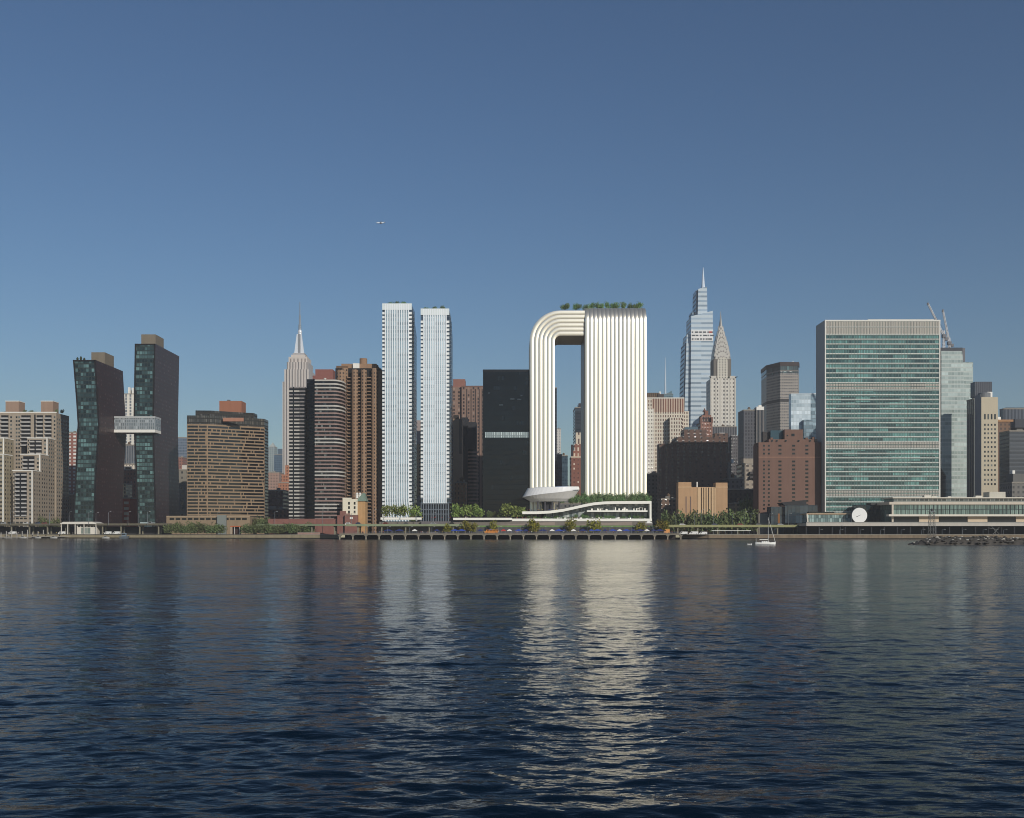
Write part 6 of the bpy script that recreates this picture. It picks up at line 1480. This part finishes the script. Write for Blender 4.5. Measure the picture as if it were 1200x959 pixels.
def person_mesh(name, cloth, seed, stride):
    # one continuous figure: skinned skeleton
    me = bpy.data.meshes.new(name)
    J = [(0,0,.95),(0,0,1.15),(0,0,1.38),(0,0,1.5),(0,-.01,1.62),(0,-.01,1.74),
         (.1,0,.9),(.12,-stride,.5),(.12,-stride*.9,.06),(.12,-stride*.9-.14,.03),(-.1,0,.9),(-.12,stride,.5),(-.12,stride*1.6,.07),(-.12,stride*1.6-.14,.03),
         (.2,0,1.38),(.25,stride*.6,1.1),(.24,stride*.6-.1,.86),(-.2,0,1.38),(-.25,-stride*.6,1.1),(-.24,-stride*.6-.1,.86)]
    E_ = [(0,1),(1,2),(2,3),(3,4),(4,5),(0,6),(6,7),(7,8),(8,9),(0,10),(10,11),(11,12),(12,13),(2,14),(14,15),(15,16),(2,17),(17,18),(18,19)]
    rad = [.15,.15,.16,.06,.105,.08,.1,.075,.05,.04,.1,.075,.05,.04,.065,.05,.04,.065,.05,.04]
    me.from_pydata(J, E_, []); o = bpy.data.objects.new(name, me); C.objects.link(o)
    sk = o.modifiers.new('skin', 'SKIN')
    if not me.skin_vertices: me.attributes  # layer comes with the modifier
    try: lay = me.skin_vertices[0].data
    except Exception: lay = None
    if lay is None or len(lay) == 0:
        import bmesh
        bm = bmesh.new(); bm.from_mesh(me); bm.verts.layers.skin.verify(); bm.to_mesh(me); bm.free(); lay = me.skin_vertices[0].data
    for v, r in zip(lay, rad): v.radius = (r, r*.85); 
    lay[0].use_root = True
    sb_ = o.modifiers.new('sub', 'SUBSURF'); sb_.levels = 1; sb_.render_levels = 1
    dg = bpy.context.evaluated_depsgraph_get(); fm = bpy.data.meshes.new_from_object(o.evaluated_get(dg))
    bpy.data.objects.remove(o); fm.name = name
    m, t, p = nodes('person_'+name); tc = t.nodes.new('ShaderNodeTexCoord'); sp = t.nodes.new('ShaderNodeSeparateXYZ'); t.links.new(tc.outputs['Object'], sp.inputs[0])
    z = sp.outputs[2]; sk_ = rgb(176,130,104)
    c1 = nmix(t, nmath(t, 'GREATER_THAN', z, .95), cloth[1], cloth[0]); c2 = nmix(t, nmath(t, 'GREATER_THAN', z, 1.47), c1, sk_)
    c3 = nmix(t, nmath(t, 'GREATER_THAN', z, 1.70), c2, rgb(44,34,28)); c4 = nmix(t, nmath(t, 'LESS_THAN', z, .08), c3, rgb(30,28,28))
    t.links.new(c4, p.inputs['Base Color']); p.inputs['Roughness'].default_value = .85
    fm.materials.clear(); fm.materials.append(m); fm.polygons.foreach_set('use_smooth', [True]*len(fm.polygons))
    return fm
PM = [(n, person_mesh(n, c, k, st)) for k, (n, c, st) in enumerate((('white', (rgb(216,212,204), rgb(52,58,76)), .12), ('red', (rgb(170,60,52), rgb(46,46,50)), .2), ('blue', (rgb(62,84,140), rgb(120,112,96)), .05), ('black', (rgb(40,40,44), rgb(60,60,70)), .16), ('yellow', (rgb(206,176,84), rgb(50,56,70)), .1)))]
def crowd(where, group, px0, px1, n, d0, d1, z):
    for k in range(n):
        nm, me = PM[RT.randrange(5)]; dd = RT.uniform(d0,d1); px = RT.uniform(px0,px1)
        o = link('person', me, None, (X(px,dd), dd, z(px,dd) if callable(z) else z)); o.rotation_euler.z = RT.uniform(0,6.28); s = RT.uniform(.95,1.05); o.scale = (s,s,s)
        tag(o, 'person in a %s top %s' % (nm, where), 'person', '%s, %s tops' % (group, nm))
crowd('strolling on the pier deck among the market tents', 'people on the pier', 420, 790, 110, 694, 714, 3.75)
crowd('on the terrace behind the white planter below the slim towers', 'people by the slim towers', 447, 560, 36, 732.2, 733.2, lambda px, dd: Z(611.2,735)+1.6)
crowd('under the white pod', 'people under the pod', 618, 655, 18, 737, 752, lambda px, dd: Z(599.4,735))
crowd('on the white terrace of the pavilion', 'people on the pavilion terrace', 605, 755, 34, 733.2, 736, Z(609.2,735))
# small boats and vans along the left bank
HULLS = True
# ------------------------------------------------------------------ rock islet, boats, aeroplane
def islet():
    d = 420
    t = Thing('rock_islet', 'long low islet of dark boulders off the right bank', 'islet', (X(1140,d), d, 0))
    RK = plain('wet_rock', rgb(80,75,69), .85, var=.4, scale=.5); RP = plain('guano_rock', rgb(178,172,160), .9, var=.3, scale=.8)
    core = MB(); n = 40; vs = []
    xs = [X(1066+ (1260-1066)*i/n, d) for i in range(n+1)]
    R = random.Random(6)
    prof = []
    for i in range(n+1):
        u = i/n; hgt = 3.5*min(1, u*7)**.7*(1-.45*max(0,(u-.45)/.55)) + R.uniform(-.2,.2)
        prof.append(max(.2, hgt))
    for i in range(n+1):
        for q, k in ((-6,0),(-3,.7),(0,1),(5,.8),(9,0)): vs.append((xs[i], d+q, -.4+k*prof[i]))
    fs = [(i*5+k, (i+1)*5+k, (i+1)*5+k+1, i*5+k+1) for i in range(n) for k in range(4)]
    core.add(vs, fs); t.part('rubble_bank', core, RK)
    def boulder(seed):
        R2 = random.Random(seed); m = MB(); m.lathe(0,0,[(.02,-.5),(.6,-.35),(.85,0),(.6,.35),(.02,.5)], 7)
        m.v = [(x*R2.uniform(.75,1.2), y*R2.uniform(.75,1.2), z*R2.uniform(.75,1.25)) for x,y,z in m.v]; return m
    R = random.Random(12)
    for q in range(2):
        mats = (RK, RP)
        mes = [boulder(s+q*5).mesh('boulder', mats[q]) for s in range(5)]
        rest = MB()
        for k in range(190 if q == 0 else 130):
            u = R.random()**.9; i = int(u*(n-1)); x = xs[i]+R.uniform(0,xs[1]-xs[0]); y = d + (R.uniform(-6,2) if q == 0 else R.uniform(-3.2,3)); 
            top = prof[i]*max(0,1-abs(y-d)/8.0)-.2
            s = R.uniform(.5,1.15)*(1 if q == 0 else .75)
            if (q == 0 and k < 55) or (q == 1 and k < 45):
                o = link('boulder', mes[k%5], t.o, (x-t.loc[0], y-t.loc[1], top)); o.scale = (s,s,s*.8); o.rotation_euler = (0,0,R.uniform(0,6))
            else:
                b = boulder(k); rest.add([(x+a*s, y+b_*s, top+c*s*.8) for a,b_,c in b.v], b.f)
        o = t.part('small_boulders', rest, mats[q], kind='stuff')
    # lattice beacon
    b = Thing('beacon_tower', 'thin steel lattice beacon standing on the rock islet', 'beacon', (X(1092,d), d, 1.5))
    x = X(1092,d); m = MB(); w0, w1 = 1.25, .8; zt = Z(600,d); z0 = 1.0
    zs = [z0+(zt-z0)*i/6 for i in range(7)]
    cs = [(-1,-1),(1,-1),(1,1),(-1,1)]
    for a in cs: m.tube((x+a[0]*w0,d+a[1]*w0,z0),(x+a[0]*w1,d+a[1]*w1,zt),.09,n=5)
    for i in range(6):
        wa = w0+(w1-w0)*i/6; wb = w0+(w1-w0)*(i+1)/6
        for k in range(4):
            p, q = cs[k], cs[(k+1)%4]
            m.tube((x+p[0]*wa,d+p[1]*wa,zs[i]),(x+q[0]*wb,d+q[1]*wb,zs[i+1]),.05,n=4); m.tube((x+q[0]*wa,d+q[1]*wa,zs[i]),(x+p[0]*wb,d+p[1]*wb,zs[i+1]),.05,n=4)
    b.part('lattice', m, plain('beacon_steel', rgb(120,120,116), .6, .2))
    b.part('platform', MB().box(x-1.2, x+1.2, d-1.2, d+1.2, zt, zt+.15), STEELGREY); b.part('lantern', MB().lathe(x, d, [(.5,zt+.15),(.5,zt+1.0),(.15,zt+1.3)], 10), plain('lantern_dark', rgb(70,70,72), .5))
    b.part('base_block', MB().box(x-1.7, x+1.7, d-1.7, d+1.7, .2, 2.2), plain('white_base', rgb(206,202,192), .85, var=.2))
    b = Thing('navigation_frame', 'crossed grey steel frame on the right part of the islet', 'beacon', (X(1167,d), d, 1.0))
    m = MB(); P = lambda px, py: (X(px,d), d, Z(py,d))
    for a, c in (((1162,617),(1172,627)),((1171,618),(1163,627)),((1165,620),(1168,629)),((1159,619),(1170,621))): m.tube(P(*a), P(*c), .1, n=5)
    b.part('frame', m, plain('beacon_steel', rgb(120,120,116))); b.part('foot', MB().box(X(1163,d), X(1171,d), d-1, d+1, .2, 1.6), plain('white_base', rgb(206,202,192)))
islet()
def hullmb(x, d, L, W, zdeck, sheer=.25):
    n = 12; st = []
    for i in range(n+1):
        u = i/n; half = W/2*math.sin(math.pi*min(1, .18+u*.82*1.0))**.6 if u < 1 else .02
        half = W/2*(1-abs(2*u-.95)**2.6/ (1.05**2.6+.0))
        half = max(.03, half); zt = zdeck + sheer*(2*u-1)**2; xx = x-L/2+L*u
        st.append([(xx, d-half, zt), (xx, d-half*.9, zdeck*.35), (x+(xx-x)*.9, d-half*.35, -.35), (x+(xx-x)*.9, d+half*.35, -.35), (xx, d+half*.9, zdeck*.35), (xx, d+half, zt)])
    m = MB(); vs = [p for s in st for p in s]; fs = []
    for i in range(n):
        for k in range(5): fs.append((i*6+k, (i+1)*6+k, (i+1)*6+k+1, i*6+k+1))
        fs.append((i*6+5, (i+1)*6+5, (i+1)*6, i*6))
    fs.append((0,1,2,3,4,5)); fs.append(tuple(n*6+k for k in (5,4,3,2,1,0)))
    return m.add(vs, fs)
def sailboat():
    d = 415
    t = Thing('sailboat', 'white sailing yacht with lowered sails near the right bank', 'sailboat', (X(897,d), d, 0))
    W = plain('hull_white', rgb(238,236,228), .3, var=.03, spec=.5); x = X(897,d); L = X(909,d)-X(885.2,d)
    t.part('hull', hullmb(x, d, L, 2.4, .95, .3), W, smooth=False)
    t.part('waterline_stripe', MB().box(x-L*.42, x+L*.42, d-1.1, d+1.1, .02, .14), plain('stripe_dark', rgb(60,66,80), .5))
    t.part('cabin', MB().slab_xz([(x-1.6,.95),(x+1.5,.95),(x+1.2,1.45),(x-1.3,1.5)], d-.8, d+.8), W)
    t.many('cabin_window', PANEDARK, [(x-1.1+k*.8, x-.6+k*.8, d-.83, d-.79, 1.12, 1.34) for k in range(3)])
    mx = X(900.3,d); zt = Z(606.5,d)
    t.part('mast', MB().tube((mx,d,.9), (mx,d,zt), .085, .06), plain('mast_alu', rgb(214,212,206), .4))
    t.part('boom', MB().tube((mx,d,1.95), (mx-3.6,d,2.05), .06), plain('mast_alu', rgb(214,212,206)))
    t.part('furled_sail', MB().tube((mx-.2,d,2.15), (mx-3.4,d,2.2), .17, .12, 8), plain('sail_cover', rgb(220,216,206), .8))
    t.part('furled_jib', MB().tube((mx+.05,d,zt-.6), (X(908.4,d),d,1.3), .05, .1, 6), plain('sail_cover', rgb(220,216,206)))
    r = MB(); r.tube((mx,d,zt), (x-L/2+.2,d,1.2), .02, n=4)
    for sy in (-1,1): r.tube((mx,d,zt-.3), (mx-.1,d+sy*1.1,.95), .02, n=4)
    t.part('rigging', r, STEELGREY)
    q = MB()
    for px in (x-L*.46, x-L*.3, x+L*.25, x+L*.42): q.tube((px,d-.7,1.0), (px,d-.7,1.65), .03, n=5)
    q.tube((x-L*.46,d-.7,1.65), (x+L*.42,d-.7,1.65), .02, n=4); t.part('guard_rail', q, STEELGREY)
    t.part('pushpit_pole', MB().tube((x-L*.46,d,1.0), (x-L*.46,d,2.7), .05), W); t.flush()
    d = 418
    t = Thing('dinghy', 'small white dinghy floating left of the sailing yacht', 'dinghy', (X(878.4,d), d, 0)); x = X(878.4,d)
    t.part('hull', hullmb(x, d, 1.9, .95, .42, .12), W); t.part('thwart', MB().box(x-.15, x+.15, d-.4, d+.4, .44, .5), plain('thwart_wood', rgb(140,104,70), .7)); t.part('outboard', MB().box(x-1.1, x-.9, d-.12, d+.12, .3, .75), plain('outboard_dark', rgb(50,50,54), .5))
sailboat()
def motorboats():
    W = plain('boat_white', rgb(176,174,168), .4, var=.04); proto = None
    for k, px in enumerate((9, 27, 45, 63, 124)):
        d = shore_d(px)-4.5-(k%2)*1.5
        if proto is None:
            t = Thing('motorboat', None, 'boat', (0,0,0))
            t.part('hull', hullmb(0, 0, 5.4, 2.1, .85, .2), W); t.part('cabin', MB().slab_xz([(-1.2,.8),(1.2,.8),(.7,1.9),(-1.1,1.9)], -.7, .7), W)
            t.part('windscreen', MB().slab_xz([(-1.0,1.25),(.95,1.25),(.75,1.75),(-1.0,1.75)], -.73, .73), PANEDARK); t.part('mast', MB().tube((-.6,0,1.9),(-.6,0,3.4),.04), STEELGREY); proto = t.o; o = proto
        else: o = copy_tree(proto)
        o.location = (X(px,d), d, 0); tag(o, 'small white cabin motorboat moored in the row along the left bank', 'boat', 'motorboats moored at the left bank')
motorboats()
for k, (px, lab) in enumerate(((14,'white van parked under the road near the pontoon'),(72,'white van parked under the road left of the ferry terminal'),(126,'white van parked under the road right of the ferry terminal'),(136,'second white van parked right of the ferry terminal'))):
    vehicle('parked_van', lab, 'van', px, shore_d(px)+2.6, G, 5.2, 2.2, ('white', rgb(226,224,218)), 'van')
crowd('walking on the left bank under the elevated road', 'people on the left bank', 4, 130, 26, 797, 799, G)
def plane():
    d = 1500; s = 0.43
    x, z = X(446,d), Z(261.3,d)
    t = Thing('airliner', 'white airliner flying high in the clear blue sky', 'aeroplane', (x, d, z))
    W = plain('airliner_white', rgb(240,240,240), .35, var=.02); L = 29.0
    f = MB(); n = 12
    prof = [(-14.5,.1),(-13.6,.9),(-12,1.5),(-9,1.75),(6,1.75),(10,1.3),(14.3,.25)]
    vs = [(x+u, d+r*math.cos(2*math.pi*i/n), z+r*math.sin(2*math.pi*i/n)+(.5 if u > 8 else 0)) for u,r in prof for i in range(n)]
    fs = [(k*n+i, k*n+(i+1)%n, (k+1)*n+(i+1)%n, (k+1)*n+i) for k in range(len(prof)-1) for i in range(n)] + [tuple(range(n-1,-1,-1)), tuple((len(prof)-1)*n+i for i in range(n))]
    def sc_(m): m.v = [(x+(p[0]-x)*s, d+(p[1]-d)*s, z+(p[2]-z)*s) for p in m.v]; return m
    t.part('fuselage', sc_(f.add(vs, fs)), W, smooth=True)
    for sy in (-1,1):
        t.part('wing', sc_(MB().add([(x-2.5,d+sy*1.4,z-.8),(x+2.6,d+sy*1.4,z-.8),(x+5.6,d+sy*14,z+.6),(x+4.0,d+sy*14,z+.6),(x-2.5,d+sy*1.4,z-.3),(x+2.6,d+sy*1.4,z-.4),(x+5.6,d+sy*14,z+.75),(x+4.0,d+sy*14,z+.75)], [(0,1,2,3),(7,6,5,4),(0,4,5,1),(1,5,6,2),(2,6,7,3),(3,7,4,0)])), plain('wing_grey', rgb(176,180,186), .4))
        t.part('engine', sc_(MB().tube((x-2.6,d+sy*4.6,z-1.6),(x+1.2,d+sy*4.6,z-1.6),0.95,.7,10)), plain('wing_grey', rgb(176,180,186)))
        t.part('tailplane', sc_(MB().add([(x+11,d+sy*.4,z+.9),(x+13.6,d+sy*.4,z+.9),(x+14.6,d+sy*5,z+1.1),(x+13.4,d+sy*5,z+1.1),(x+11,d+sy*.4,z+1.1),(x+13.6,d+sy*.4,z+1.1)], [(0,1,2,3),(3,2,5,4),(0,4,5,1)])), W)
    t.part('tail_fin', sc_(MB().slab_xz([(x+9.5,z+1.6),(x+13.9,z+1.1),(x+14.9,z+5.6),(x+13.0,z+5.6)], d-.15, d+.15)), plain('tail_blue', rgb(120,140,176), .4))
plane()

# ------------------------------------------------------------------ the air over the river
hm = bpy.data.materials.new('haze_air'); hm.use_nodes = True; ht = hm.node_tree; ht.nodes.clear()
ho = ht.nodes.new('ShaderNodeOutputMaterial'); hv = ht.nodes.new('ShaderNodeVolumePrincipled')
hv.inputs['Color'].default_value = (.96, .95, .95, 1); hv.inputs['Density'].default_value = 1.0e-4; hv.inputs['Anisotropy'].default_value = 0.0
ht.links.new(hv.outputs[0], ho.inputs['Volume'])
tag(link('haze', MB().box(-3300, 3300, -40, 4100, -2, 462).mesh('haze', hm)), kind='stuff')
